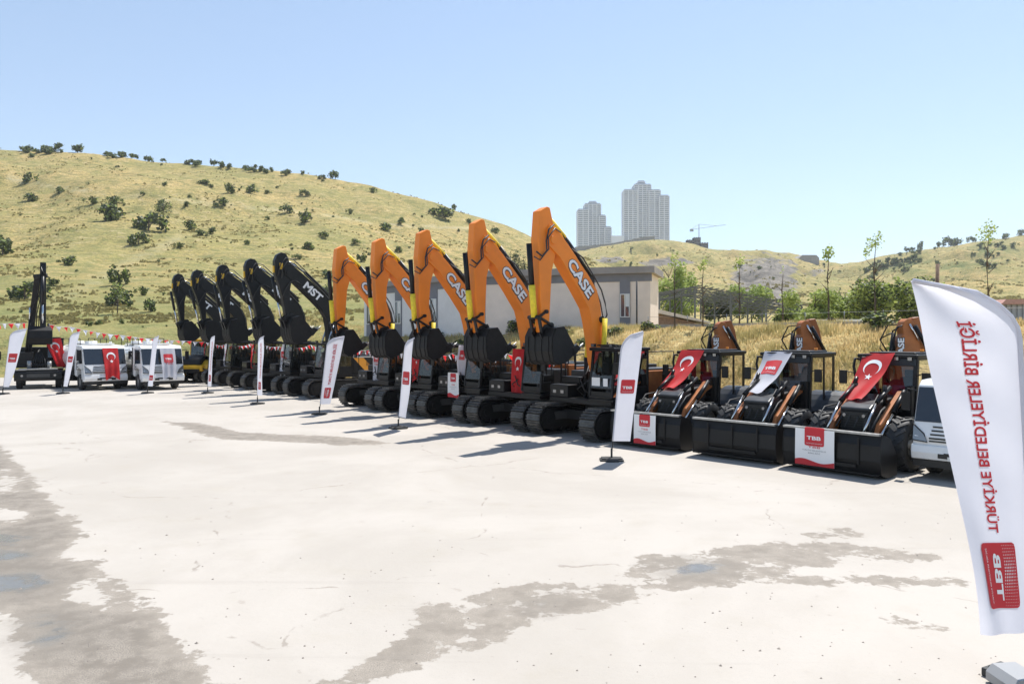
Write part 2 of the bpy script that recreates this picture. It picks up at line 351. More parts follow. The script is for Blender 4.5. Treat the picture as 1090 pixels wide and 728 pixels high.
D1 = [[(-60, 470), (0, 474), (25, 495), (55, 535), (95, 565), (62, 590), (105, 597), (130, 620), (172, 655), (225, 705), (262, 735), (50, 760), (36, 712), (8, 672), (0, 650), (-60, 640)],
      [(440, 645), (545, 622), (600, 618), (668, 622), (690, 640), (600, 655), (548, 668), (520, 705), (470, 690), (440, 720), (350, 740), (330, 722), (400, 700), (430, 672)],
      [(660, 612), (690, 590), (740, 585), (800, 578), (865, 574), (930, 580), (1010, 590), (1025, 598), (900, 596), (850, 610), (900, 612), (1025, 614), (1020, 622), (900, 622), (800, 620), (740, 625), (680, 630)],
      [(170, 448), (215, 450), (260, 460), (300, 462), (360, 464), (430, 472), (360, 474), (300, 470), (235, 468), (205, 460)],
      [(845, 566), (900, 562), (930, 572), (890, 577)],
      [(870, 643), (940, 652), (1000, 664), (1022, 672), (1000, 676), (960, 664), (900, 652)]]
amp = [1, .11, .09, .3, .03, -.02]
s1 = np.full(len(P), -9.)
for poly, k in zip(D1, amp):
    s_ = sdist(P, gp(poly)); s1 = np.maximum(s1, np.minimum(s_, abs(k)+.05)-(.05 if k < .5 else 0))
hole = np.maximum(sdist(P, gp([(72, 625), (105, 612), (120, 628), (105, 645), (75, 640)])), sdist(P, gp([(-10, 538), (25, 545), (15, 555), (-10, 550)])))
hole = np.maximum(hole, sdist(P, gp([(0, 500), (14, 515), (8, 524), (0, 520)])))
s1 = np.minimum(s1, -hole)
W1 = [[(-30, 584), (20, 583), (48, 588), (30, 598), (-30, 600)], [(-30, 608), (45, 606), (62, 620), (30, 636), (-30, 634)], [(28, 655), (60, 650), (92, 668), (80, 690), (45, 690), (28, 672)],
      [(705, 603), (735, 596), (775, 600), (778, 610), (740, 614), (710, 611)], [(568, 641), (590, 638), (594, 644), (572, 647)], [(-40, 568), (20, 566), (44, 572), (20, 580), (-40, 580)]]
s2 = np.full(len(P), -9.)
for poly in W1: s2 = np.maximum(s2, sdist(P, gp(poly)))
my = bpy.data.materials.new('worn_concrete'); my.use_nodes = True; t = my.node_tree; b = t.nodes['Principled BSDF']
g = N(t, 'ShaderNodeNewGeometry').outputs['Position']
a1 = N(t, 'ShaderNodeAttribute', attribute_name='dirt').outputs['Fac']; a2 = N(t, 'ShaderNodeAttribute', attribute_name='wet').outputs['Fac']
big = noiz(t, g, .18, 6, .4); mid = noiz(t, g, 1.1, 7); fine = noiz(t, g, 14, 6); grit = noiz(t, g, 70, 3)
mpp = N(t, 'ShaderNodeMapping'); mpp.inputs['Rotation'].default_value = (0, 0, R(35)); mpp.inputs['Scale'].default_value = (.25, 1.6, 1); t.links.new(g, mpp.inputs[0])
swp = noiz(t, mpp.outputs[0], 1.0, 6, .5)
c = mixc(t, ramp(t, big, .38, .62), (.40, .367, .327), (.35, .319, .28))
c = mixc(t, math_(t, 'MULTIPLY', ramp(t, mid, .5, .75), .35), c, (.33, .295, .24))
c = mixc(t, math_(t, 'MULTIPLY', ramp(t, swp, .55, .72), .4), c, (.38, .345, .30))
c = mixc(t, math_(t, 'MULTIPLY', ramp(t, fine, .58, .7), .22), c, (.31, .28, .25))
c = mixc(t, math_(t, 'MULTIPLY', ramp(t, grit, .66, .72), .35), c, (.26, .24, .21))
edge = math_(t, 'ADD', a1, math_(t, 'MULTIPLY', math_(t, 'SUBTRACT', math_(t, 'ADD', math_(t, 'MULTIPLY', noiz(t, g, 1.3, 10, .2), .65), math_(t, 'MULTIPLY', noiz(t, g, 7, 9), .35)), .5), 1.5))
dm = ramp(t, edge, -.02, .05)
dc = mixc(t, ramp(t, noiz(t, g, 3.1, 8), .4, .6), (.15, .125, .098), (.26, .225, .185))
dc = mixc(t, ramp(t, grit, .45, .58), dc, (.14, .125, .105)); dc = mixc(t, math_(t, 'MULTIPLY', ramp(t, edge, .5, 0.0), .35), dc, (.33, .29, .24))
c = mixc(t, math_(t, 'MULTIPLY', dm, .92), c, dc)
wedge = math_(t, 'ADD', a2, math_(t, 'MULTIPLY', math_(t, 'SUBTRACT', noiz(t, g, 2.5, 7), .5), .9))
damp = ramp(t, wedge, -.45, .1); wm = ramp(t, wedge, .0, .3)
c = mixc(t, math_(t, 'MULTIPLY', damp, .55), c, (.17, .15, .125)); c = mixc(t, math_(t, 'MULTIPLY', wm, .7), c, (.13, .125, .11))
# hairline cracks
vo = N(t, 'ShaderNodeTexVoronoi', feature='DISTANCE_TO_EDGE'); vo.inputs['Scale'].default_value = .16
vv = N(t, 'ShaderNodeVectorMath', operation='ADD'); t.links.new(g, vv.inputs[0]); nn = N(t, 'ShaderNodeTexNoise'); nn.inputs['Scale'].default_value = .8; nn.inputs['Detail'].default_value = 6
t.links.new(g, nn.inputs['Vector']); t.links.new(nn.outputs['Color'], vv.inputs[1]); t.links.new(vv.outputs[0], vo.inputs['Vector'])
ck = math_(t, 'MULTIPLY', ramp(t, vo.outputs['Distance'], .004, .0015), ramp(t, mid, .48, .58))
c = mixc(t, math_(t, 'MULTIPLY', ck, .7), c, (.22, .19, .16))
mq = N(t, 'ShaderNodeMapping'); mq.inputs['Rotation'].default_value = (0, 0, R(-48)); mq.inputs['Scale'].default_value = (.12, 2.6, 1); t.links.new(g, mq.inputs[0])
c = mixc(t, math_(t, 'MULTIPLY', ramp(t, noiz(t, mq.outputs[0], 1.0, 5, .2), .6, .72), .25), c, (.28, .25, .22))
spk = noiz(t, g, 3.2, 8, .4); c = mixc(t, math_(t, 'MULTIPLY', ramp(t, spk, .66, .7), .45), c, (.27, .235, .2))
t.links.new(c, b.inputs['Base Color'])
rr = t.nodes.new('ShaderNodeMix'); rr.data_type = 'FLOAT'; t.links.new(wm, rr.inputs[0]); rr.inputs[2].default_value = .85; rr.inputs[3].default_value = .12
t.links.new(rr.outputs[0], b.inputs['Roughness'])
bp = N(t, 'ShaderNodeBump'); bp.inputs['Distance'].default_value = .01
hh = math_(t, 'ADD', math_(t, 'MULTIPLY', fine, .6), math_(t, 'ADD', math_(t, 'MULTIPLY', grit, math_(t, 'ADD', math_(t, 'MULTIPLY', dm, .8), .12)), mid))
st = math_(t, 'MULTIPLY', math_(t, 'SUBTRACT', 1, wm), .6); t.links.new(st, bp.inputs['Strength']); t.links.new(hh, bp.inputs['Height']); t.links.new(bp.outputs[0], b.inputs['Normal'])
GZ = np.zeros_like(GX); qg = .76*GX+.65*GY; GZ = np.where((qg > 25.5) | (GY > 61), -.3, 0.)
yd = gridmesh('ground', GX, GY, GZ, my, {'dirt': s1, 'wet': s2}); tag(yd, kind='structure')
# ---------------------------------------------------------------- loose stones on the yard
mb = MB()
for k in range(300):
    px = rng.uniform(0, 1090); y = 430+300*rng.random()**.7; x_, y_ = gw(px, y)
    if .76*x_+.65*y_ > 19: continue
    r = rng.uniform(.005, .018)*(1 if rng.random() < .9 else 1.8); ph = rng.uniform(0, 6)
    vs = [(x_+math.cos(ph+a*1.05)*r*rng.uniform(.6, 1.1), y_+math.sin(ph+a*1.05)*r*rng.uniform(.6, 1.1), 0) for a in range(6)]+[(x_+r*.2, y_, r*.7)]
    mb.add(vs, [(a, (a+1) % 6, 6) for a in range(6)], 0)
tag(mb.build('gravel', pm('stone', (.25, .22, .19), .9, var=.3, vscale=9)), 'small loose stones scattered over the pale concrete yard', 'gravel', kind='stuff')
# ---------------------------------------------------------------- dry grass on the bank
def grass(name, n, area, hmin, hmax, mats, label):
    pts = []
    while len(pts) < n:
        px = rng.uniform(area[0], area[1]); q = rng.uniform(area[2], area[3]); k = (px-CX)/F; Y = q/(.76*k+.65)
        pts.append((k*Y, Y))
    P_ = np.array(pts); nz = terrain(P_[:, 0], P_[:, 1]); cl = fbm(P_[:, 0], P_[:, 1], 2.2, 3)
    vs = []; fs = []; mi = []
    for i in range(n):
        x, y, z = P_[i, 0], P_[i, 1], nz[i]; m_ = 0 if cl[i]+rng.normal()*.15 < .12 else 1
        h0 = hmin+(hmax-hmin)*np.clip(.5+cl[i], .05, 1.2)
        for k in range(4):
            a = rng.uniform(0, 6.28); h = h0*rng.uniform(.6, 1.2); wd = rng.uniform(.012, .03); ln = rng.uniform(.1, .5)*h; bx, by = x+rng.normal()*.08, y+rng.normal()*.08
            a2 = a+1.57+rng.uniform(-.5, .5); o = len(vs)
            vs += [(bx-math.cos(a)*wd, by-math.sin(a)*wd, z-.03), (bx+math.cos(a)*wd, by+math.sin(a)*wd, z-.03), (bx+math.cos(a2)*ln, by+math.sin(a2)*ln, z+h)]
            fs.append((o, o+1, o+2)); mi.append(m_)
    me = bpy.data.meshes.new(name); me.from_pydata(vs, [], fs); [me.materials.append(m) for m in mats]; me.polygons.foreach_set('material_index', mi)
    o = bpy.data.objects.new(name, me); COL.objects.link(o); return tag(o, label, 'grass', kind='stuff')
GR1 = pm('straw', (.6, .46, .22), .9, col2=(.72, .57, .3), vscale=.7, trans=.5); GR2 = pm('olive_grass', (.46, .39, .16), .9, col2=(.6, .5, .23), vscale=.7, trans=.3)
grass('dry_grass', 26000, (250, 1180, 24.3, 36), .1, .36, [GR1, GR2], 'long dry straw coloured grass covering the bank behind the machines')

def tussocks(name, n, pxr, Yr, label, mat, hs):
    vs = []; fs = []; px = rng.uniform(*pxr, n); Y = np.exp(rng.uniform(math.log(Yr[0]), math.log(Yr[1]), n)); X = (px-CX)/F*Y; Z = terrain(X, Y); cl = fbm(X, Y, 9, 3)+.6*fbm(X+50, Y, 30, 3)
    for i in range(n):
        if cl[i] < rng.uniform(-.05, .6)+.25*max(0, 1-Y[i]/130): continue
        h = hs*rng.uniform(.5, 1.3); x, y, z = X[i], Y[i], Z[i]
        for k in range(3):
            a = rng.uniform(0, 6.28); w_ = h*rng.uniform(.5, 1.1); bx, by = x+rng.normal()*h*.6, y+rng.normal()*h*.6; o = len(vs)
            vs += [(bx-math.cos(a)*w_, by-math.sin(a)*w_, z-.1), (bx+math.cos(a)*w_, by+math.sin(a)*w_, z-.1), (bx+math.cos(a)*w_*.5, by, z+h*.8), (bx-math.cos(a)*w_*.4, by, z+h*.7)]; fs.append((o, o+1, o+2, o+3))
    me = bpy.data.meshes.new(name); me.from_pydata(vs, [], fs); me.materials.append(mat); o = bpy.data.objects.new(name, me); COL.objects.link(o); tag(o, label, 'grass', kind='stuff')
TUS = pm('tussock', (.25, .21, .085), .9, col2=(.36, .3, .12), vscale=.2, trans=.3)
tussocks('grass_tussocks', 26000, (-150, 640), (70, 300), 'low olive green tussocks dotted all over the dry left hillside', TUS, .32)
tussocks('grass_tussocks', 16000, (600, 1200), (140, 690), 'low olive scrub dotted over the distant right hills', TUS, .7)
# ---------------------------------------------------------------- tracked excavators
FACE = math.atan2(-.65, -.76)                    # heading the parked row faces
NV = Vector((-.76, -.65, 0)).normalized(); UV = Vector((.65, -.76, 0)).normalized()
def stadium(L, r, zc, n, inset=0):
    pts = []; rr = r-inset; h = L/2-r; m = 10
    for k in range(m+1): a = -math.pi/2+math.pi*k/m; pts.append((h+math.cos(a)*rr, zc+math.sin(a)*rr))
    for k in range(m+1): a = math.pi/2+math.pi*k/m; pts.append((-h+math.cos(a)*rr, zc+math.sin(a)*rr))
    return pts
def track(side, parent, L=4.35, r=.46, wd=.6, n=46):
    yc = side*1.2; mb = MB(); zc = r+.035; h = L/2-r; per = 4*h+2*math.pi*r
    for k in range(n):
        s = per*k/n
        if s < 2*h: x = -h+s; z = zc-r; a = 0
        elif s < 2*h+math.pi*r: t_ = (s-2*h)/r; x = h+math.sin(t_)*r; z = zc-math.cos(t_)*r; a = t_
        elif s < 4*h+math.pi*r: x = h-(s-2*h-math.pi*r); z = zc+r-.035*math.sin(math.pi*(x+h)/(2*h)); a = math.pi
        else: t_ = math.pi+(s-4*h-math.pi*r)/r; x = -h+math.sin(t_)*r; z = zc-math.cos(t_)*r; a = t_
        M = Matrix.Translation((x, yc, z)) @ Matrix.Rotation(-a, 4, 'Y')
        p = per/n
        mb.box(-p*.46, p*.46, -wd/2, wd/2, -.012, .03, 0, M)
        for q in (-.42, .08): mb.box(p*q-.014, p*q+.014, -wd/2+.01, wd/2-.01, -.06, -.012, 0, M)
    o = mb.build('track', TRACKM, parent)
    mb = MB(); mb.prism(stadium(L, r, zc, 0, .11), yc-.2, yc+.2)
    mb.box(-h+.2, h-.2, yc-.27, yc+.27, zc-.26, zc-.02)
    for x in (-h, h): mb.cyl((x, yc-.27, zc), (x, yc+.27, zc), .3, n=20); mb.cyl((x, yc-.31, zc), (x, yc+.31, zc), .14, n=14)
    mb.build('track_frame', IRON, o, bevel=.01)
    for k in range(8): x = -h+.3+(2*h-.6)*k/7; MB().cyl((x, yc-.25, zc-.33), (x, yc+.25, zc-.33), .1, n=12).build('roller', IRON, o)
    for x in (-.7, .7): MB().cyl((x, yc-.22, zc+.34), (x, yc+.22, zc+.34), .07, n=10).build('roller', IRON, o)
def rot2(p, c, a): x, z = p[0]-c[0], p[1]-c[1]; return (c[0]+x*math.cos(a)-z*math.sin(a), c[1]+x*math.sin(a)+z*math.cos(a))
def letters(s, wd, ht, cx, cz, ang, y, parent, name='lettering', outline=True, m=None):
    """letters on a side plate facing +y: text runs along direction ang in the x-z plane as seen from +y"""
    V, Fc = text_fit(s, wd, ht, .035); mb = MB()
    def mp_(V, yy): # from +y side, screen-right is -x
        ca, sa = math.cos(ang), math.sin(ang); out = []
        for a, b_ in V: X = a*ca-b_*sa; Z = a*sa+b_*ca; out.append((cx-X, yy, cz+Z))
        return out
    if outline:
        V2, F2 = text_fit(s, wd*1.035, ht*1.09, .07); mb.add(mp_(V2, y+.004), F2, 1)
        mb.add(mp_(V2+np.array([.015, -.015]), y+.004-.0015), F2, 1)
    mb.add(mp_(V, y+.008), Fc, 0)
    return mb.build(name, [m or PRINTW, VINYLK], parent)
def cab_shell(parent, x0, x1, y0, y1, z0, z1, slope=.18, frame=BLACK, panel=.42, glass=GLASS, t_=.075):
    """cab: posts, roof, lower panels, then each pane"""
    xf = x1-slope
    mb = MB()
    for y in (y0+t_/2, y1-t_/2):
        bar(mb, (x1-.04, y, z0+.1), (xf-.04, y, z1-.08), t_); bar(mb, (x0+t_/2, y, z0), (x0+t_/2, y, z1-.05), t_)
        bar(mb, (x0+(x1-x0)*.42, y, z0), (x0+(x1-x0)*.42, y, z1-.05), t_*.9); bar(mb, (x0+.05, y, z1-.09), (xf, y, z1-.09), t_)
        bar(mb, (x0+.05, y, z0+panel), (x0+(x1-x0)*.42, y, z0+panel), .05)
    for z, x in ((z1-.09, xf-.04), (z0+panel, x1-.09), (z0+.1, x1-.05)): bar(mb, (x, y0+.03, z), (x, y1-.03, z), .065)
    for z in (z1-.09, z0+panel+.1): bar(mb, (x0+.04, y0+.03, z), (x0+.04, y1-.03, z), .065)
    mb.build('cab_frame', frame, parent, bevel=.012)
    mb = MB(); mb.box(x0-.05, xf+.1, y0-.03, y1+.03, z1-.1, z1); mb.box(x0+.15, xf-.2, y0+.15, y1-.15, z1, z1+.05)
    mb.build('roof', frame, parent, bevel=.025)
    mb = MB()
    for y in (y0+.015, y1-.015): mb.box(x0+.02, x0+(x1-x0)*.42, y-.012, y+.012, z0, z0+panel)
    mb.box(x1-.07, x1-.045, y0+.05, y1-.05, z0+.05, z0+panel*.7); mb.box(x0+.01, x0+.03, y0+.05, y1-.05, z0, z0+panel+.1); mb.box(x0, x1-.05, y0, y1, z0-.04, z0+.03)
    mb.build('lower_panel', frame, parent, bevel=.008)
    def pane(vs): MB().add(vs, [(0, 1, 2, 3)]).build('window', glass, parent)
    fz = z0+panel
    pane([(x1-.045, y0+.06, fz), (x1-.045, y1-.06, fz), (xf-.03, y1-.06, z1-.12), (xf-.03, y0+.06, z1-.12)])
    pane([(x0+.04, y0+.06, fz+.1), (x0+.04, y1-.06, fz+.1), (x0+.04, y1-.06, z1-.12), (x0+.04, y0+.06, z1-.12)])
    for y in (y0+.02, y1-.02):
        xm = x0+(x1-x0)*.42
        pane([(x0+.07, y, fz), (xm-.04, y, fz), (xm-.04, y, z1-.12), (x0+.07, y, z1-.12)])
        pane([(xm+.04, y, z0+.06), (x1-.06, y, z0+.12), (xf-.07, y, z1-.12), (xm+.04, y, z1-.12)])
    mb = MB(); xm = x0+(x1-x0)*.3; ym = (y0+y1)/2
    mb.box(xm-.22, xm+.25, ym-.24, ym+.24, z0+.3, z0+.48); mb.box(xm-.3, xm-.18, ym-.24, ym+.24, z0+.4, z0+1.1); mb.box(xm-.3, xm-.2, ym-.13, ym+.13, z0+1.1, z0+1.3)
    mb.build('seat', SEATM, parent, bevel=.03)
    mb = MB(); bar(mb, (x1-.35, ym, z0), (x1-.45, ym, z0+.75), .08); mb.box(x1-.5, x1-.3, ym-.2, ym+.2, z0+.68, z0+.76)
    for s in (-1, 1): mb.box(xm, xm+.4, ym+s*.32-.05, ym+s*.32+.05, z0+.45, z0+.6); mb.cyl((xm+.35, ym+s*.32, z0+.6), (xm+.38, ym+s*.32, z0+.78), .02)
    mb.build('console', GREYP, parent)
def make_excavator(style):
    case = style == 'case'; PA = ORANGE if case else BLACK; PW = YWRAP if case else BLACK; HS = BROWN if case else BLACK
    root = empty('tracked_excavator', (0, 0, 0), 0, 'x', 'excavator', 'x')
    for s in (-1, 1): track(s, root)
    mb = MB(); mb.box(-1.1, 1.1, -.95, .95, .5, .8); mb.cyl((0, 0, .8), (0, 0, 1.03), .68, n=28)
    for sx in (-1, 1):
        for sy in (-1, 1): bar(mb, (sx*.4, sy*.3, .68), (sx*1.3, sy*1.1, .6), .34, t2=.25)
    mb.build('undercarriage', IRON, root, bevel=.01)
    mb = MB(); mb.box(-2.25, 1.3, -1.34, 1.4, 1.04, 1.2); mb.box(-1.9, .6, -.35, .35, 1.2, 1.75); mb.build('platform', BLACK if case else IRON, root, bevel=.015)
    mb = MB(); mb.box(.3, 1.28, -1.36, -1.3, 1.06, 1.1); mb.build('step', GREYP, root)
    arc = [(-2.05, -1.36)]+[(-2.2-.55*math.cos(a), 1.36*math.sin(a)) for a in np.linspace(-1.35, 1.35, 15)]+[(-2.05, 1.36)]
    MB().prismz(arc, 1.05, 2.12).build('counterweight', GREYP, root, bevel=.05, seg=3)
    mb = MB(); mb.box(-2.05, -.45, -1.34, -.42, 1.2, 2.2); mb.box(-2.05, -.45, .5, 1.36, 1.2, 2.1)
    m2 = MB(); m2.box(-2.04, -1.1, -.418, .498, 1.2, 2.26); m2.box(-2.0, -.5, -1.3, -.5, 2.202, 2.24); m2.box(-2.0, -.5, .55, 1.32, 2.102, 2.16); m2.build('engine_cover', GREYP, root, bevel=.02)
    eh = mb.build('engine_housing', HS, root, bevel=.05, seg=3)
    for s, y in ((1, 1.363), (-1, -1.343)):
        mb = MB(); mb.box(-1.87, -1.23, min(y, y+s*.004), max(y, y+s*.004), 1.6, 2.03)
        for k in range(9): z = 1.62+k*.045; mb.box(-1.85, -1.25, min(y, y+s*.014), max(y, y+s*.014), z, z+.02)
        mb.build('vent_grille', VINYLK, eh)
    if not case:
        sm_ = pm('orange_stripe', (.8, .33, .03), .4)
        for a, b_ in ((1.362, 1.37), (-1.35, -1.343)): MB().prism([(-1.9, 1.25), (-1.3, 1.25), (-.5, 2.05), (-1.1, 2.05)], a, b_).build('stripe', sm_, root)
    mb = MB(); mb.cyl((-1.5, -.7, 2.2), (-1.5, -.7, 2.62), .06, n=12); mb.build('exhaust_pipe', IRON, root)
    # right-hand deck: tank, tool box with steps, work lights
    mb = MB(); mb.box(-.42, .3, -1.34, -.5, 1.2, 2.05); mb.build('fuel_tank', GREYP, root, bevel=.04)
    mb = MB()
    for k in range(6): y = -.22+.09*k; mb.tube([(-.6, y, 1.8), (-.35, y*1.2, 2.3+.1*(k % 3)), (-.05, y*.9, 2.45), (.1, y*.7, 2.75+.05*k), (.15, y*.5, 3.0)], .024, 6)
    mb.tube([(.9, .2, 1.3), (1.15, .1, 1.5), (1.1, -.1, 1.8), (.7, -.2, 2.0), (.5, -.28, 2.3)], .022, 6); mb.tube([(.9, -.2, 1.3), (1.2, -.15, 1.5), (1.0, .1, 1.75), (.6, .26, 2.1)], .022, 6)
    mb.build('hydraulic_hose', RUB, root)
    mb = MB(); mb.box(.33, 1.28, -1.34, -.5, 1.2, 1.62); mb.box(.33, .75, -1.34, -.5, 1.62, 1.86); tb = mb.build('tool_box', BLACK, root, bevel=.03)
    for y in (-1.1, -.75): MB().box(1.285, 1.3, y-.07, y+.07, 1.34, 1.44).build('work_light', LAMP, tb)
    mb = MB(); mb.tube([(1.25, -1.3, 1.62), (1.25, -1.3, 2.3), (1.1, -1.3, 2.45), (-.3, -1.3, 2.6), (-.35, -1.3, 2.1)], .018); mb.tube([(.6, -1.3, 1.86), (.6, -1.3, 2.5)], .018); mb.build('handrail', BLACK, root); mb = MB()
    mb.tube([(-.5, -1.3, 2.2), (-.5, -1.3, 2.75), (-1.9, -1.3, 2.75), (-1.95, -1.3, 2.2)], .018); mb.build('handrail', BLACK, root); mb = MB(); mb.tube([(-.5, 1.3, 2.15), (-.5, 1.3, 2.7), (-1.9, 1.3, 2.7), (-1.95, 1.3, 2.2)], .018)
    mb.build('handrail', BLACK, root)
    cab_shell(root, -.38, 1.38, .5, 1.5, 1.22, 2.85, panel=.38)
    mb = MB()
    for k in range(5): mb.box(.1+k*.2, .14+k*.2, .56, 1.44, 2.9, 2.93)
    for y in (.56, 1.44): mb.box(.05, 1.0, y-.02, y+.02, 2.9, 2.94)
    mb.build('roof_guard', BLACK, root)
    for y in (.62, 1.38): MB().box(1.2, 1.3, y-.07, y+.07, 2.86, 2.97).box(1.3, 1.305, y-.055, y+.055, 2.875, 2.955, 1).build('work_light', [BLACK, LAMP], root)
    if case:
        MB().box(1.345, 1.352, .64, .98, 1.66, 1.92).build('sticker', VINYLW, root); MB().box(1.345, 1.352, 1.12, 1.3, 1.66, 1.9).build('sticker', VINYLW, root)
    mb = MB(); mb.tube([(1.3, 1.52, 1.9), (1.45, 1.72, 1.95), (1.45, 1.72, 2.25)], .015); mb.box(1.42, 1.47, 1.62, 1.82, 2.05, 2.4); mb.build('mirror', BLACK, root, bevel=.01); mb = MB()
    mb.tube([(1.2, -1.3, 2.3), (1.3, -1.5, 2.35)], .015); mb.box(1.27, 1.32, -1.62, -1.42, 2.2, 2.5); mb.build('mirror', BLACK, root, bevel=.01)
    # boom
    for y in (-.3, .3): MB().prism([(-.25, 1.2), (.75, 1.2), (.5, 1.7), (.12, 1.98), (-.2, 1.8)], y-.05, y+.05).build('boom_bracket', BLACK, root, bevel=.01)
    outer = [(.0, 1.65), (.12, 2.3), (.25, 2.9), (.4, 3.6), (.5, 4.2), (.66, 4.7), (1.1, 5.2), (1.9, 6.0), (2.45, 6.5), (2.74, 6.62)]
    inner = [(2.86, 6.45), (2.8, 5.98), (2.3, 5.62), (1.55, 4.74), (1.05, 4.1), (.92, 3.7), (.78, 3.1), (.66, 2.4), (.4, 1.65), (.15, 1.5)]
    if not case:
        outer = [(-.3, 1.65), (-.35, 2.6), (-.3, 3.6), (-.2, 4.4), (.05, 4.95), (.4, 5.3), (1.2, 5.97), (2.0, 6.6), (2.5, 6.95), (2.75, 6.98)]
        inner = [(2.9, 6.75), (2.8, 6.35), (2.3, 6.0), (1.3, 5.12), (.75, 4.6), (.5, 4.2), (.38, 3.6), (.32, 2.4), (.25, 1.6)]
    bo = MB().prism(outer+inner, -.22, .22).build('boom', PA, root, bevel=.018)
    for x, z, r in ((2.62, 6.15 if case else 6.5, .13), (.46 if case else .1, 3.75, .11), (.1, 1.7, .1)): MB().cyl((x, -.275, z), (x, .275, z), r, n=16).build('pin', IRON if r < .12 else PA, bo)
    bang = math.atan2(6.0-4.68, 1.9-.62)
    if case: letters('CASE', 1.42, .38, 1.42, 5.04, -bang-.03, .222, bo)
    else: letters('MST', 1.2, .42, 1.25, 5.55, -math.atan2(1.3, 1.6), .222, bo, outline=False)
    mb = MB()
    for k, y in enumerate((-.08, .0, .08)):
        if case: mb.tube([(.05, y, 2.8), (.2, y, 3.7), (.35, y, 4.3), (.7, y, 4.95), (1.3, y, 5.5), (1.75, y, 6.0), (2.1, y, 6.5-.05*k)], .022, 6)
    if case: mb.tube([(1.75, .15, 5.95), (1.3, .2, 5.7), (.8, .24, 5.1), (.5, .26, 4.7), (.35, .28, 4.3), (.25, .28, 3.9), (.45, .27, 3.6)], .024, 6)
    if not case:
        mb.tube([(-.2, .24, 3.2), (-.1, .25, 4.4), (.2, .25, 5.05), (.9, .26, 5.75), (1.7, .26, 6.45), (2.3, .26, 6.95), (2.7, .26, 7.05), (2.95, .26, 6.7), (3.0, .26, 6.2)], .028, 6); mb.tube([(.1, .1, 5.2), (.9, .1, 6.0), (1.7, .1, 6.7), (2.3, .1, 7.2), (2.75, .2, 7.25), (3.05, .24, 6.9), (3.2, .22, 6.3)], .025, 6)
        mb.tube([(1.9, .24, 5.9), (2.3, .3, 6.1), (2.55, .3, 6.0), (2.8, .24, 5.6), (2.95, .22, 5.2)], .022, 6)
    if case: mb.tube([(2.6, .24, 6.62), (2.85, .27, 6.45), (2.95, .27, 6.1), (2.92, .26, 5.8), (3.1, .24, 5.62), (3.3, .2, 5.75)], .026, 6)
    if case: mb.tube([(2.3, .24, 6.4), (2.62, .3, 6.5), (2.9, .3, 6.2), (2.86, .28, 5.85), (3.15, .2, 5.5), (3.35, .15, 5.6)], .02, 6, 1)
    mb.build('hose', [RUB, GREYP], bo)
    for s in (-1, 1):
        mb = MB(); mb.cyl((.6 if case else .85, s*.36, 1.5), (.52 if case else .6, s*.36, 2.5), .085, n=14); mb.cyl((.52 if case else .6, s*.36, 2.45), (.44 if case else .15, s*.36, 3.78), .085 if case else .05, n=14, mi=1)
        mb.build('boom_cylinder', [BLACK, PW if case else CHROME], root)
    # stick, its cylinder, linkage and bucket, turned about the boom tip
    tilt = 0.0 if case else -.12; pv = (2.62, 6.15 if case else 6.5); dz = 0 if case else .35
    T = lambda p: rot2((p[0], p[1]+dz), pv, tilt)
    spts = [(2.7, 7.14), (2.82, 7.16), (3.12, 7.0), (3.2, 6.1), (3.15, 5.55), (3.1, 4.4), (3.0, 3.35), (2.86, 3.22), (2.74, 3.35), (2.62, 5.2), (2.4, 5.95), (2.48, 6.4)]
    if not case: spts = [(2.5, 6.9), (2.62, 7.12), (2.85, 7.2), (3.08, 7.1), (3.24, 6.8), (3.3, 6.1), (3.15, 5.5), (3.05, 4.8), (3.0, 4.0), (2.9, 3.75), (2.75, 3.85), (2.62, 5.2), (2.4, 5.95), (2.48, 6.4)]
    st = MB().prism([T(p) for p in spts], -.165, .165).build('stick', PA, root, bevel=.02)
    def tc(mb, p0, p1, y, r, mi=0, r1=None): p0 = T(p0); p1 = T(p1); mb.cyl((p0[0], y, p0[1]), (p1[0], y, p1[1]), r, r1, n=14, mi=mi)
    if not case:
        mb = MB(); p = T((2.95, 6.5)); mb.box(p[0]-.09, p[0]+.09, -.172, .172, p[1]-.16, p[1]+.16); p = T((3.31, 6.4)); mb.box(p[0]-.06, p[0]+.02, -.06, .06, p[1]-.2, p[1]+.14); mb.build('decal', YPAINT, st)
    mb = MB(); e = T((2.72, 6.9)); aq = (.78, 5.15, 1.95, 6.3) if case else (.3, 5.45, 1.6, 6.55); mb.cyl((aq[0], 0, aq[1]), (aq[2], 0, aq[3]), .1, n=14); mb.cyl((aq[2], 0, aq[3]), (e[0], 0, e[1]), .1 if case else .05, n=14, mi=1); mb.box(aq[0]-.15, aq[0]+.12, -.08, .08, aq[1]-.4, aq[1]+.05)
    mb.build('arm_cylinder', [BLACK, PW if case else CHROME], root)
    mb = MB(); tc(mb, (3.42, 6.0), (3.3, 4.72), 0, .085); tc(mb, (3.3, 4.75), (3.2, 3.78), 0, .1 if case else .045, 1); mb.build('bucket_cylinder', [BLACK, PW if case else CHROME], st)
    mb = MB()
    for y in (-.2, .2):
        for a, b_ in (((3.2, 3.78), (2.92, 3.95)), ((3.2, 3.78), (2.62, 3.52)), ((3.2, 3.78), (3.08, 3.3))):
            a = T(a); b_ = T(b_); bar(mb, (a[0], y, a[1]), (b_[0], y, b_[1]), .1, t2=.06)
    for p in ((3.2, 3.78), (2.9, 3.95), (2.87, 3.32)): q_ = T(p); mb.cyl((q_[0], -.26, q_[1]), (q_[0], .26, q_[1]), .06)
    mb.build('bucket_linkage', BLACK, root)
    T1 = T
    if not case: T = lambda p: T1(((p[0]-2.9)*1.25+2.87, (p[1]-3.4)*1.25+3.75))
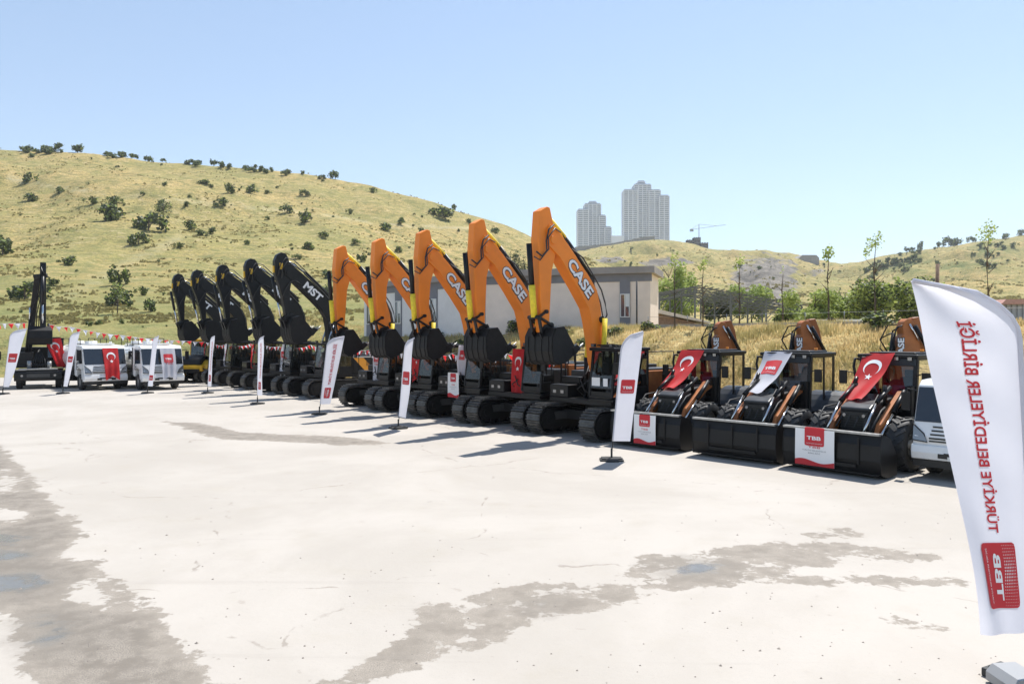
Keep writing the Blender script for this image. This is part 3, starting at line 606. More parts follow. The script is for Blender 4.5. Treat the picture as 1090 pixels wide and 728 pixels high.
    bw = .62; back = [(2.55, 3.5), (2.88, 3.46), (3.03, 3.2), (3.05, 2.75), (2.97, 2.45), (2.76, 2.33), (2.42, 2.42), (2.12, 2.63), (1.86, 2.84)]
    inn = [(x-.04*(1 if i > 0 else 0), z+.03) if i > 4 else (x-.035, z-.02) for i, (x, z) in enumerate(back)]
    strip = [T(p) for p in back]+[T(p) for p in inn[::-1]]; mb = MB(); n = len(back)
    for i in range(n-1): mb.prism([T(back[i]), T(back[i+1]), T(inn[i+1]), T(inn[i])], -bw, bw)
    for y in (-bw, bw-.03): mb.prism([T(p) for p in back[:-1]+[(2.0, 2.78), (2.3, 3.2), (2.5, 3.46)]], y+(0.002 if y < 0 else -.002), y+.03+(0.002 if y < 0 else 0))
    for y in (-bw-.02, bw): mb.prism([T(p) for p in [(2.1, 2.6), (1.84, 2.84), (2.0, 2.95), (2.2, 2.85)]], y, y+.02)
    for y in (-.45, -.15, .15, .45):
        for a_, b_ in ((2, 3), (3, 4), (4, 5), (5, 6)): pa, pb = T(back[a_]), T(back[b_]); bar(mb, (pa[0]+.004, y, pa[1]), (pb[0]+.004, y, pb[1]), .02, t2=.03)
    bk = mb.build('bucket', IRON, root, bevel=.006)
    for y in (-.19, .17): MB().prism([T(p) for p in [(2.5, 3.42), (3.0, 3.05), (3.16, 3.3), (2.95, 3.55), (2.62, 3.62)]], y-.015, y+.025).build('bucket_ear', BLACK, bk)
    for k in range(5):
        y = -bw+.06+k*(2*bw-.12)/4; mb = MB()
        a = T((1.9, 2.8)); c_ = T((1.66, 2.98)); q = Vector((c_[0]-a[0], 0, c_[1]-a[1])).to_track_quat('Z', 'Y')
        mb.cyl((a[0], y, a[1]), (c_[0], y, c_[1]), .065, .02, n=4); mb.build('tooth', STEEL, bk)
    return root
case_e = make_excavator('case'); mst_e = make_excavator('mst')
names_c = ['orange tracked excavator at the right end of its row, cab beside the feather flag',
           'second orange tracked excavator from the right, with a red crescent flag hanging from its boom',
           'middle one of the five orange excavators, white banner and square poster hung in front',
           'fourth orange tracked excavator from the right, half covered by a tall narrow feather flag',
           'farthest orange tracked excavator, standing next to the row of black excavators']
names_m = ['black excavator next to the orange row, full white letters readable on its boom',
           'second black excavator from the orange row, white swallowtail banner hung on its front',
           'middle one of the five black tracked excavators', 'fourth black excavator from the orange row, before the last one',
           'leftmost and farthest black tracked excavator, beside the yellow loader']
EX = []
for i in range(5):
    o = case_e if i == 0 else copy_tree(case_e, skip='sticker'); o.location = (3.11-2.11*i, 24.9+2.467*i, 0); o.rotation_euler = (0, 0, FACE+[0, .012, -.01, .015, .0][i]); tag(o, names_c[i], 'excavator', 'orange excavators with raised booms'); EX.append(o)
for i, (x, y) in enumerate([(-9.7, 40.7), (-12.3, 43.7), (-15.2, 47.2), (-18.2, 50.7), (-20.9, 53.9)]):
    o = mst_e if i == 0 else copy_tree(mst_e); o.location = (x, y, 0); o.rotation_euler = (0, 0, FACE+[0, .02, -.015, .01, .02][i]); tag(o, names_m[i], 'excavator', 'black excavators with raised booms'); EX.append(o)
for i, o in enumerate(EX):                        # each stick hangs at its own slight angle
    d_ = [0, .012, -.02, .018, -.01, 0, .03, -.02, .025, -.03][i]
    for ch in o.children:
        if ch.name.split('.')[0] in ('stick', 'bucket', 'bucket_linkage'):
            p_ = Vector((2.62, 0, 6.15 if i < 5 else 6.5)); Rm = Matrix.Rotation(d_, 4, 'Y'); ch.rotation_euler = (0, d_, 0); ch.location = p_-Rm @ p_
# ---------------------------------------------------------------- tyres
def tyre(mb, c, r, wd, lugs=20, mi=0):           # c = centre, axle along y, chevron lugs
    x, y, z = c; prof = [(-wd/2, r*.62), (-wd/2, r*.9), (-wd*.4, r*.97), (wd*.4, r*.97), (wd/2, r*.9), (wd/2, r*.62)]; n = 28; o = len(mb.v)
    for k in range(n):
        a = 2*math.pi*k/n
        mb.v += [(x+math.cos(a)*rr, y+yy, z+math.sin(a)*rr) for yy, rr in prof]
    for k in range(n):
        for j in range(len(prof)-1): mb.f.append((o+k*6+j, o+k*6+j+1, o+((k+1) % n)*6+j+1, o+((k+1) % n)*6+j)); mb.m.append(mi); mb.s.append(True)
    for k in range(lugs):
        for s in (-1, 1):
            a = 2*math.pi*(k+(.5 if s > 0 else 0))/lugs
            M = Matrix.Translation((x, y, z)) @ Matrix.Rotation(-a, 4, 'Y') @ Matrix.Translation((r*.965, s*wd*.25, 0)) @ Matrix.Rotation(s*R(38), 4, 'X')
            mb.box(-.02, r*.045, -wd*.29, wd*.29, -r*.045, r*.045, mi, M)
def wheel(parent, c, r, wd, rim, lugs=20):
    side = 1 if c[1] > 0 else -1
    w_ = MB(); tyre(w_, c, r, wd, lugs) if lugs else None
    if not lugs:
        n = 32; prof = [(-wd/2, r*.6), (-wd/2, r*.93), (-wd*.38, r), (wd*.38, r), (wd/2, r*.93), (wd/2, r*.6)]; o = 0
        for k in range(n):
            a = 2*math.pi*k/n; w_.v += [(c[0]+math.cos(a)*rr, c[1]+yy, c[2]+math.sin(a)*rr) for yy, rr in prof]
        for k in range(n):
            for j in range(5): w_.f.append((k*6+j, k*6+j+1, ((k+1) % n)*6+j+1, ((k+1) % n)*6+j)); w_.m.append(0); w_.s.append(True)
    wo = w_.build('wheel', RUB, parent)
    m_ = MB(); m_.cyl((c[0], c[1]-wd*.4, c[2]), (c[0], c[1]+wd*.4*.5, c[2]), r*.62, n=24); m_.cyl((c[0], c[1]-wd*.45, c[2]), (c[0], c[1]+wd*.45, c[2]), r*.2, n=14)
    for k in range(8): a = k*math.pi/4; m_.cyl((c[0]+math.cos(a)*r*.35, c[1]-wd*.43, c[2]+math.sin(a)*r*.35), (c[0]+math.cos(a)*r*.35, c[1]+wd*.3, c[2]+math.sin(a)*r*.35), r*.035, n=6)
    m_.build('rim', rim, wo)
# ---------------------------------------------------------------- backhoe loaders (origin under the loader bucket front, x forward)
def make_backhoe():
    root = empty('backhoe_loader', (0, 0, 0), 0, 'x', 'backhoe loader', 'x')
    W = 1.18; mb = MB()                       # bucket: opening forward, floor on the ground
    out = [(.02, .03), (-.55, .04), (-.74, .16), (-.8, .45), (-.72, .8), (-.5, 1.02)]
    inn = [(.0, .07), (-.54, .08), (-.7, .19), (-.75, .45), (-.68, .78), (-.5, .98)]
    # in the photo the closed back of the bucket faces forward: it is tipped down on its edge
    out = [(-.78, .05), (-.3, .03), (-.06, .12), (.0, .4), (-.02, .75), (-.1, 1.0)]; inn = [(-.78, .09), (-.31, .07), (-.1, .15), (-.045, .4), (-.065, .74), (-.14, .99)]
    for i in range(5): mb.prism([out[i], out[i+1], inn[i+1], inn[i]], -W, W)
    for y in (-W-.012, W-.012): mb.prism([(-.8, .04), (-.3, .02), (-.05, .11), (.012, .4), (-.01, .76), (-.09, 1.01), (-.5, .9), (-.8, .5)], y, y+.024)
    bk = mb.build('loader_bucket', BLACK, root, bevel=.006)
    mb = MB(); mb.box(-.13, .02, -W+.01, W-.01, .985, 1.03); mb.build('bucket_edge', STEEL, bk)
    mb = MB(); mb.box(.005, .03, -W*.55, W*.55, .22, .3); mb.box(-.002, .03, -W*.98, W*.98, .09, .13)
    for y in (-.7, 0, .7): mb.box(.0, .02, y-.02, y+.02, .3, .9)
    mb.build('bucket_rib', IRON, bk)
    X = lambda b_: -b_
    for s in (-1, 1):                         # loader arms
        y = s*.56; P_ = [(X(2.75), 1.66), (X(2.62), 1.84), (X(2.35), 1.84), (X(1.25), 1.1), (X(.98), .6), (X(.98), .3), (X(1.12), .28), (X(1.28), .75), (X(1.5), 1.02), (X(2.4), 1.55)]
        la = MB().prism(P_, y-.055, y+.055).build('loader_arm', BROWN, root, bevel=.012)
        mb = MB(); mb.cyl((X(2.35), s*.68, 1.85), (X(1.75), s*.68, 1.35), .055); mb.cyl((X(1.75), s*.68, 1.35), (X(1.0), s*.68, .75), .032, mi=1)
        mb.cyl((X(2.1), s*.45, 1.95), (X(1.4), s*.45, 1.6), .05); mb.cyl((X(1.4), s*.45, 1.6), (X(.75), s*.45, .95), .03, mi=1)
        mb.cyl((X(2.6), y-.09, 1.8), (X(2.6), y+.09, 1.8), .09); mb.build('lift_cylinder', [BLACK, CHROME], la)
        bar(mb := MB(), (X(1.0), y, .45), (X(.55), y, .4), .12); mb.box(X(.9), X(.6), y-.06, y+.06, .3, .8); mb.build('bucket_bracket', BLACK, la)
    mb = MB(); mb.box(X(2.7), X(1.25), -.36, .36, .62, 1.3); mb.prism([(X(2.75), 1.3), (X(1.28), 1.3), (X(1.22), 1.45), (X(1.4), 1.55), (X(2.75), 1.72)], -.38, .38)
    hd = mb.build('hood', GREYP, root, bevel=.04, seg=3)
    mb = MB(); mb.box(X(1.24), X(1.2), -.33, .33, .75, 1.36)
    for k in range(9): mb.box(X(1.2), X(1.185), -.3, .3, .8+k*.06, .82+k*.06)
    mb.build('grille', VINYLK, hd)
    for s in (-1, 1): MB().cyl((X(1.2), s*.24, 1.28), (X(1.17), s*.24, 1.28), .04).build('headlight', LAMP, hd)
    mb = MB(); mb.box(X(5.2), X(1.5), -.28, .28, .5, .85); mb.box(X(1.95), X(1.75), -.85, .85, .5, .68); mb.box(X(4.6), X(4.3), -.8, .8, .55, .8)
    for s in (-1, 1): mb.box(X(3.0), X(2.7), s*.62-.08, s*.62+.08, .7, 1.95)
    mb.build('chassis', IRON, root, bevel=.01)
    for s in (-1, 1):
        wheel(root, (X(1.75), s*.98, .64), .64, .42, STEEL, 18); wheel(root, (X(4.35), s*.95, .76), .76, .46, STEEL, 20)
        mb = MB(); a_ = [(X(4.35)+math.cos(a)*.88, .76+math.sin(a)*.86) for a in np.linspace(.25, 2.75, 10)]; b_ = [(x*1, z-.04) for x, z in a_[::-1]]
        for i in range(9): mb.prism([a_[i], a_[i+1], (a_[i+1][0], a_[i+1][1]-.04), (a_[i][0], a_[i][1]-.04)], s*.95-.27, s*.95+.27)
        mb.build('fender', GREYP, root)
        mb = MB(); mb.box(X(3.35), X(2.75), s*.72-.18, s*.72+.18, .55, 1.05); bar(mb, (X(3.5), s*.8, .45), (X(3.0), s*.8, .45), .2, t2=.04); mb.build('fuel_tank' if s > 0 else 'battery_box', BLACK, root, bevel=.02)
        mb = MB(); bar(mb, (X(5.2), s*.75, 1.0), (X(5.2), s*1.0, .35), .14); mb.box(X(5.35), X(5.05), s*1.02-.16, s*1.02+.16, .28, .34); mb.build('stabiliser', BROWN, root)
    cab_shell(root, X(4.5), X(2.85), -.74, .74, 1.0, 2.74, slope=.14, panel=.5, t_=.11)
    mb = MB(); mb.box(X(4.46), X(4.1), -.6, .6, 1.05, 1.75); mb.box(X(4.1), X(3.7), .35, .6, 1.05, 1.6); bar(mb, (X(3.15), 0, 1.2), (X(3.35), 0, 1.95), .09); mb.cyl((X(3.37), 0, 1.93), (X(3.34), 0, 1.97), .19, n=18); mb.box(X(2.98), X(2.92), -.7, .7, 2.45, 2.64); mb.build('cab_interior', SEATM, root, bevel=.02)
    mb = MB()
    for x, sx in ((X(2.92), 1), (X(4.55), -1)):
        for y in (-.58, -.25, .25, .58): MB().box(x-.04, x+.04, y-.06, y+.06, 2.58, 2.68).box(x+sx*.04, x+sx*.045, y-.05, y+.05, 2.59, 2.67, 1).build('work_light', [BLACK, LAMP], root)
    MB().cyl((X(3.9), .45, 2.77), (X(3.9), .45, 2.86), .045).build('beacon', OLAMP, root)
    MB().prism([(X(3.05), 1.55), (X(3.0), 1.55), (X(3.0), 1.95), (X(3.05), 1.95)], .1, .68).build('dashboard', SKYBLUE, root)
    for s in (-1, 1): mb = MB(); mb.tube([(X(2.9), s*.72, 2.2), (X(2.7), s*.98, 2.28), (X(2.7), s*1.05, 2.3), (X(2.7), s*1.05, 2.1)], .014); mb.box(X(2.72), X(2.67), s*1.05-.1, s*1.05+.1, 1.95, 2.3); mb.build('mirror', BLACK, root, bevel=.01)
    mb = MB(); mb.cyl((X(2.15), -.46, 1.3), (X(2.15), -.46, 2.0), .085, n=16); mb.cyl((X(2.15), -.46, 2.0), (X(2.25), -.46, 2.15), .05, n=12); mb.build('snorkel', BLACK, root)
    mb = MB(); mb.tube([(X(2.6), -.62, 1.9), (X(2.62), -.72, 2.4), (X(2.68), -.72, 2.62), (X(2.8), -.66, 2.6)], .035); mb.cyl((X(1.9), .42, 1.5), (X(1.9), .42, 2.0), .05); mb.build('exhaust_pipe', BLACK, root)
    mb = MB()
    for k in range(5): mb.tube([(X(2.3), -.5+.12*k, 1.6), (X(1.9), -.55+.2*k, 1.75-.1*(k % 2)), (X(1.3), -.5+.2*k, 1.35), (X(.95), -.55+.22*k, 1.0)], .018, 6)
    for s in (-1, 1): mb.tube([(X(1.5), s*.6, 1.5), (X(1.1), s*.7, 1.45), (X(.8), s*.7, 1.2), (X(.7), s*.6, .9)], .02, 6)
    mb.build('hose', RUB, root)
    # backhoe folded behind the cab
    mb = MB(); mb.box(X(5.15), X(4.95), -.85, .85, .7, .95); mb.box(X(5.45), X(5.1), -.35, -.05, .7, 1.4); mb.build('backhoe_frame', IRON, root)
    y = -.2; nb = len(bpy.data.meshes)
    P_ = [(X(5.35), 1.0), (X(5.1), 1.4), (X(4.95), 2.3), (X(4.97), 2.8), (X(5.06), 3.08), (X(5.2), 3.25), (X(5.17), 3.45), (X(5.22), 3.62), (X(5.33), 3.7), (X(5.46), 3.68), (X(5.54), 3.54), (X(5.52), 3.32), (X(5.68), 3.05), (X(5.74), 2.7), (X(5.7), 1.3)]
    bo = MB().prism(P_, y-.16, y+.16).build('backhoe_boom', BROWN, root, bevel=.03)
    letters('CASE', .62, .19, X(5.12), 2.84, math.pi/2, y+.162, bo)
    P_ = [(X(5.7), 3.75), (X(5.5), 3.72), (X(5.45), 3.4), (X(5.75), 2.2), (X(5.85), 1.4), (X(6.05), 1.4), (X(6.05), 2.4), (X(5.85), 3.4)]
    sk = MB().prism(P_, y-.11, y+.11).build('backhoe_stick', BROWN, root, bevel=.02)
    mb = MB()
    Q = [(X(6.0), .55), (X(6.35), .5), (X(6.6), .8), (X(6.62), 1.2), (X(6.4), 1.5), (X(6.0), 1.45)]
    for i in range(5): mb.prism([Q[i], Q[i+1], (Q[i+1][0]+.03, Q[i+1][1]+.03), (Q[i][0]+.03, Q[i][1]+.03)], y-.3, y+.3)
    for yy in (-.3, .28): mb.prism(Q, y+yy, y+yy+.02)
    mb.build('digging_bucket', IRON, sk)
    mb = MB(); mb.cyl((X(5.5), y+.22, 3.5), (X(5.95), y+.24, 2.7), .055); mb.cyl((X(5.35), y+.2, 3.55), (X(5.62), y+.2, 3.1), .03, mi=1); mb.cyl((X(5.75), y, 3.62), (X(5.9), y, 2.6), .06); mb.cyl((X(5.9), y, 2.6), (X(5.98), y, 2.0), .035, mi=1)
    mb.cyl((X(4.98), y+.05, 3.3), (X(4.85), y+.05, 2.4), .06)
    
    for sy, ph in ((.1, 0), (-.24, .06), (-.05, -.1)): mb.tube([(X(5.0), y+sy, 2.7), (X(4.9)+ph, y+sy*1.6, 3.1), (X(5.02), y+sy*1.3, 3.45+ph), (X(5.35), y+sy*.8, 3.55), (X(5.65), y+sy*.7, 3.2)], .022, 6)
    mb.tube([(X(5.0), y-.2, 2.6), (X(4.9), y-.5, 2.85), (X(4.95), y-.5, 3.15), (X(5.1), y-.25, 3.3)], .02, 6)
    cy_ = mb.build('backhoe_cylinder', [BLACK, CHROME], bo)
    Mx = Matrix.Translation((X(5.0), -.68, 0)) @ Matrix.Rotation(R(-34), 4, 'Z') @ Matrix.Translation((5.1, .2, 0))
    for o_ in [bo, sk, cy_]+[c for c in list(bo.children)+list(sk.children) if c is not cy_]: o_.data.transform(Mx)
    return root
BH = make_backhoe(); BF = math.atan2(-.69, -.72)
BHP = [((3.76, 21.45), 'leftmost of the three backhoe loaders, red flag over its hood, poster on bucket'),
       ((5.68, 19.4), 'middle one of the three backhoe loaders, white banner draped over its windscreen'),
       ((7.4, 17.55), 'right hand backhoe loader beside the white truck, red flag draped from its roof')]
for i, (p, lb) in enumerate(BHP):
    o = BH if i == 0 else copy_tree(BH); o.location = (*p, 0); o.rotation_euler = (0, 0, BF+[.02, 0, -.085][i]); tag(o, lb, 'backhoe loader', 'parked backhoe loaders'); BHP[i] = (o, Matrix.Translation((*p, 0)) @ Matrix.Rotation(BF+[.02, 0, -.085][i], 4, 'Z'))
# ---------------------------------------------------------------- small white trucks (x forward, origin under the front bumper)
def make_truck(body):
    root = empty('light_truck', (0, 0, 0), 0, 'x', 'truck', 'x'); W = .98
    P_ = [(0, .5), (.02, .95), (-.06, 1.25), (-.34, 2.08), (-.5, 2.2), (-1.55, 2.24), (-1.65, 2.15), (-1.68, .72), (-1.4, .62), (-1.3, .98), (-.95, 1.1), (-.6, .98), (-.48, .5)]
    cb = MB().prism(P_, -W, W).build('cab', WHITE, root, bevel=.06, seg=3)
    def quad(name, vs, m, par=cb): return MB().add(vs, [(0, 1, 2, 3)]).build(name, m, par)
    f = lambda z, o=.012: (-.06-(z-1.25)*.337+o)
    mb = MB(); mb.prism([(f(1.27), 1.27), (f(2.04), 2.04), (f(2.04)-.05, 2.04), (f(1.27)-.05, 1.27)], -W+.03, W-.03); mb.build('windscreen', pm('screen_glass', (.012, .016, .022), .06, coat=1) if 'screen_glass' not in bpy.data.materials else bpy.data.materials['screen_glass'], cb, bevel=.01)
    SG = bpy.data.materials['screen_glass']
    for s in (-1, 1):
        mb = MB(); mb.prism([(-.33, 1.32), (-.5, 1.98), (-1.2, 2.0), (-1.2, 1.28)], s*(W+.004)-.01, s*(W+.004)+.01); mb.build('window', SG, cb)
        mb = MB(); mb.box(-1.72, -1.64, s*W-.02, s*W+.01, .7, 2.1); mb.box(-1.28, -1.24, s*W-.008, s*W+.008, .98, 2.02); mb.box(-.42, -1.24, s*W-.008, s*W+.008, 1.0, 1.015); mb.box(-1.2, -1.05, s*W-.02, s*W+.02, 1.12, 1.16); mb.build('door', VINYLK, cb)
        mb = MB(); mb.add([(.035, s*.96, .86), (.04, s*.66, .84), (.012, s*.74, 1.0), (-.03, s*.965, 1.2), (-.1, s*.96, .86), (-.1, s*.66, .84), (-.1, s*.74, 1.0), (-.12, s*.965, 1.2)], [(0, 1, 2, 3), (0, 3, 7, 4), (2, 1, 5, 6), (3, 2, 6, 7)]); mb.build('headlight', LAMP, cb)
        mb = MB(); mb.tube([(.045, s*.97, .86), (.05, s*.65, .83), (.02, s*.73, 1.01), (-.02, s*.975, 1.22)], .014, 6); mb.build('headlight_bezel', VINYLK, cb)
        mb = MB(); mb.tube([(-.25, s*.95, 1.95), (-.1, s*1.12, 2.0), (-.08, s*1.16, 1.9)], .016, mi=0); mb.box(-.13, -.07, s*1.16-.09, s*1.16+.09, 1.5, 1.92, 0); mb.build('mirror', BLACK, cb, bevel=.015)
        mb = MB(); mb.box(.015, .03, s*.72-.08, s*.72+.08, .58, .66); mb.build('fog_light', LAMP, cb)
        for x, r in ((-.95, .39), (-3.9, .39)): wheel(root, (x, s*(W-.16), r), r, .24, STEEL, 0)
    mb = MB()
    for k in range(4): z = .9+k*.085; mb.box(-.06-.02*k, .036-.02*k, -.62+.02*k, .62-.02*k, z, z+.035)
    mb.box(-.03, .036, -.62, .62, .84, .87); mb.build('grille', VINYLK, cb)
    mb = MB(); mb.prism([(-.3, .42), (.05, .44), (.09, .6), (.06, .76), (-.1, .8)], -W-.01, W+.01); mb.build('bumper', WHITE, root, bevel=.03, seg=3)
    mb = MB(); mb.box(-.2, .06, -.95, .95, .28, .43); mb.box(.085, .095, -.42, .42, .5, .6); mb.prism([(.094, .52), (.098, .62), (.09, .62), (.088, .52)], -.3, .3); mb.build('air_intake', VINYLK, root)
    mb = MB(); mb.box(.1, .108, -.22, .22, .46, .55); mb.build('number_plate', OFFWHITE, root)
    mb = MB(); mb.box(-5.4, -.3, -.38, .38, .45, .62); mb.box(-3.95, -3.85, -.7, .7, .32, .42); mb.box(-2.9, -2.2, -.9, -.45, .4, .8); mb.build('chassis', IRON, root)
    if body == 'tanker':
        mb = MB(); n = 24; P2 = [(math.cos(2*math.pi*k/n)*.98, 1.55+math.sin(2*math.pi*k/n)*.72) for k in range(n)]
        vs = [(-1.85, a, z) for a, z in P2]+[(-5.3, a, z) for a, z in P2]
        mb.add(vs, [tuple(range(n)), tuple(range(2*n-1, n-1, -1))], 0); mb.add(vs, [(k, k+n, (k+1) % n+n, (k+1) % n) for k in range(n)], 0, True)
        mb.build('tank', WHITE, root)
        mb = MB(); mb.box(-5.3, -1.85, -1.0, 1.0, .72, .86); mb.build('tank_bed', YPAINT if False else GREYP, root)
        mb = MB()
        for x in (-2.4, -4.6): mb.cyl((x, 0, 2.25), (x, 0, 2.42), .28, n=20)
        mb.box(-4.9, -2.1, -.5, .5, 2.26, 2.3); mb.build('hatch', WHITE, root)
        mb = MB()
        for s in (-1, 1):
            mb.tube([(-2.0, s*.62, 2.2), (-2.0, s*.62, 2.55), (-5.1, s*.62, 2.55), (-5.1, s*.62, 2.15)], .02)
            for x in (-3, -4): mb.tube([(x, s*.62, 2.15), (x, s*.62, 2.55)], .016)
        mb.build('roof_rail', BLACK, root)
        mb = MB(); mb.box(-1.3, -.7, -.6, .6, 2.25, 2.31); mb.cyl((-1, -.5, 2.31), (-1, -.5, 2.4), .07); mb.cyl((-1, .5, 2.31), (-1, .5, 2.4), .07); mb.build('beacon_bar', OFFWHITE, root, bevel=.02)
        mb = MB(); mb.box(-3.2, -1.95, -.99, -.7, .62, .95); mb.box(-3.2, -1.95, .7, .99, .62, .95); mb.tube([(-1.8, -.95, .9), (-1.85, -.95, 1.6), (-2.1, -.99, 1.9)], .04); mb.build('pump_box', BLACK, root, bevel=.02)
    else:
        mb = MB(); mb.box(-5.6, -1.85, -1.02, 1.02, .72, .84)
        for y in (-1.02, .98): mb.box(-5.6, -1.85, y, y+.04, .84, 1.25)
        mb.box(-5.6, -5.56, -1.0, 1.0, .84, 1.25); mb.box(-1.9, -1.85, -1.0, 1.0, .84, 2.0); mb.build('cargo_bed', WHITE, root, bevel=.01)
    return root
tk = make_truck('tanker'); FT = R(-45)
for i, (px, y, a, lb) in enumerate([(113, 415, FT, 'small white tank truck left of the pair, red swallowtail banner down its front'), (174, 415, FT-.06, 'small white tank truck right of the pair, white swallowtail banner down its front'),
                                    (-32, 417, FT-.1, 'white tank truck cut off by the left edge, mostly hidden by the leftmost feather flag')]):
    o = tk if i == 0 else copy_tree(tk); x_, y_ = gw(px, y); o.location = (x_, y_, 0); o.rotation_euler = (0, 0, a); o.scale = (1.2,)*3; tag(o, lb, 'truck', 'white tank trucks at the far left')

    if i == 0: TM = [Matrix.Translation((x_, y_, 0)) @ Matrix.Rotation(a, 4, 'Z') @ Matrix.Scale(1.2, 4)]
    if i == 1: TM.append(Matrix.Translation((x_, y_, 0)) @ Matrix.Rotation(a, 4, 'Z') @ Matrix.Scale(1.2, 4))
t2 = make_truck('flatbed'); t2.location = (9.78, 16.4, 0); t2.rotation_euler = (0, 0, R(222)); tag(t2, 'white light truck at the right, half hidden behind the big near feather flag', 'truck')
# ---------------------------------------------------------------- wheeled excavator on a truck chassis (far left, facing the camera)
def make_wheeled():
    x_, y_ = gw(41, 414); root = empty('wheeled_excavator', (x_, y_, 0), math.atan2(-.86, .5), 'black wheeled excavator at the far left with its boom folded upright', 'excavator')
    W = 1.25; mb = MB(); mb.box(-5.6, -.1, -.5, .5, .6, 1.0); mb.box(-.9, -.1, -W, W, .95, 1.15); mb.box(-4.9, -4.0, -W, W, .95, 1.1); mb.build('chassis', BLACK, root, bevel=.03)
    mb = MB(); mb.prism([(-.1, .5), (.05, .5), (.1, .62), (.08, 1.02), (-.02, 1.12), (-.1, 1.12)], -W, W); bp_ = mb.build('bumper', BLACK, root, bevel=.04, seg=3)
    mb = MB(); mb.box(.1, .112, -.6, .6, .72, .92); mb.build('bumper_plate', GREYP, bp_, bevel=.01)
    for s in (-1, 1): MB().cyl((.1, s*.85, .82), (.115, s*.85, .82), .07, n=16).build('headlight', LAMP, bp_)
    mb = MB(); mb.box(-1.0, 0, -1.0, 1.0, 1.16, 1.24); mb.box(-.1, .05, -1.15, -.6, 1.14, 1.2); mb.build('deck_plate', STEEL, root, bevel=.01)
    for s in (-1, 1):
        for x in (-1.0, -4.3): wheel(root, (x, s*1.02, .5), .5, .32, IRON, 0)
    mb = MB(); mb.box(-4.8, -1.3, -1.25, 1.25, 1.25, 1.45); mb.cyl((-2.8, 0, 1.1), (-2.8, 0, 1.25), .6, n=24); mb.box(-4.9, -3.2, -1.25, 1.25, 1.45, 2.5); mb.build('upper_body', BLACK, root, bevel=.05)
    mb = MB(); mb.box(-2.9, -1.4, -1.25, -.35, 1.45, 2.2); mb.tube([(-1.4, -1.2, 2.2), (-1.4, -1.2, 2.9), (-2.8, -1.2, 2.9), (-2.8, -1.2, 2.2)], .02); mb.tube([(-1.4, -.4, 2.2), (-1.4, -.4, 2.7)], .02); mb.build('tool_box', BLACK, root, bevel=.02)
    cab_shell(root, -3.0, -1.4, .38, 1.28, 1.45, 3.1, frame=BLACK, glass=DGLASS)
    mb = MB()
    for k in range(6): mb.tube([(-1.0+.02*k, -.35+.14*k, 1.25), (-.9, -.3+.12*k, 1.6+.08*(k % 3)), (-1.3, -.2+.08*k, 2.0), (-1.5, 0, 2.4)], .03, 6)
    mb.cyl((-.6, -.5, 1.24), (-.6, -.5, 1.7), .12, mi=1); mb.cyl((-.6, .55, 1.24), (-.6, .55, 1.65), .12, mi=1); mb.build('hose', [RUB, STEEL], root)
    bo = MB().prism([(-2.9, 1.7), (-2.4, 1.5), (-1.9, 3.0), (-1.8, 4.6), (-1.5, 6.3), (-1.4, 6.9), (-1.55, 7.0), (-1.75, 6.7), (-2.45, 4.9), (-2.85, 3.2)], -.42, -.08).build('boom', BLACK, root, bevel=.02)
    bo.data.transform(Matrix.Translation((0, -.45, 1.7)) @ Matrix.Rotation(R(-6.5), 4, 'X') @ Matrix.Translation((0, 0, -1.7)))
    sk = MB().prism([(-1.5, 7.75), (-1.1, 7.8), (-.95, 7.2), (-1.0, 6.4), (-.9, 5.0), (-.8, 3.7), (-1.0, 3.55), (-1.15, 3.7), (-1.35, 5.4), (-1.65, 6.9)], .04, .36).build('stick', BLACK, root, bevel=.02)
    mb = MB(); mb.cyl((-1.35, -.3, 6.9), (-1.2, .42, 7.0), .14); mb.build('pin', IRON, bo)
    mb = MB(); mb.cyl((-.75, .2, 6.9), (-.62, .2, 5.2), .09); mb.cyl((-.62, .2, 5.2), (-.6, .2, 4.0), .05, mi=1); mb.cyl((-2.0, -.52, 2.0), (-1.85, -.52, 4.2), .09); mb.cyl((-1.85, -.52, 4.2), (-1.75, -.52, 5.0), .05, mi=1)
    mb.cyl((-1.9, .5, 2.0), (-1.7, .48, 4.0), .07)
    for k in range(4): mb.tube([(-2.2, -.4+.1*k, 3.4), (-1.7, -.45+.15*k, 4.6+.2*(k % 2)), (-1.2, -.1+.1*k, 5.8), (-.9, .05+.08*k, 6.9), (-1.0, .1, 7.5)], .03, 6)
    mb.build('cylinder', [BLACK, CHROME], sk)
    Q = [(-1.3, 3.75), (-.85, 3.8), (-.55, 3.55), (-.5, 3.1), (-.7, 2.75), (-1.2, 2.7), (-1.5, 2.9)]; mb = MB()
    for i in range(6): mb.prism([Q[i], Q[i+1], (Q[i+1][0]-.03, Q[i+1][1]+.03), (Q[i][0]-.03, Q[i][1]-.03)], -.55, .7)
    for y in (-.552, .68): mb.prism(Q, y, y+.022)
    mb.build('bucket', IRON, sk)
make_wheeled()
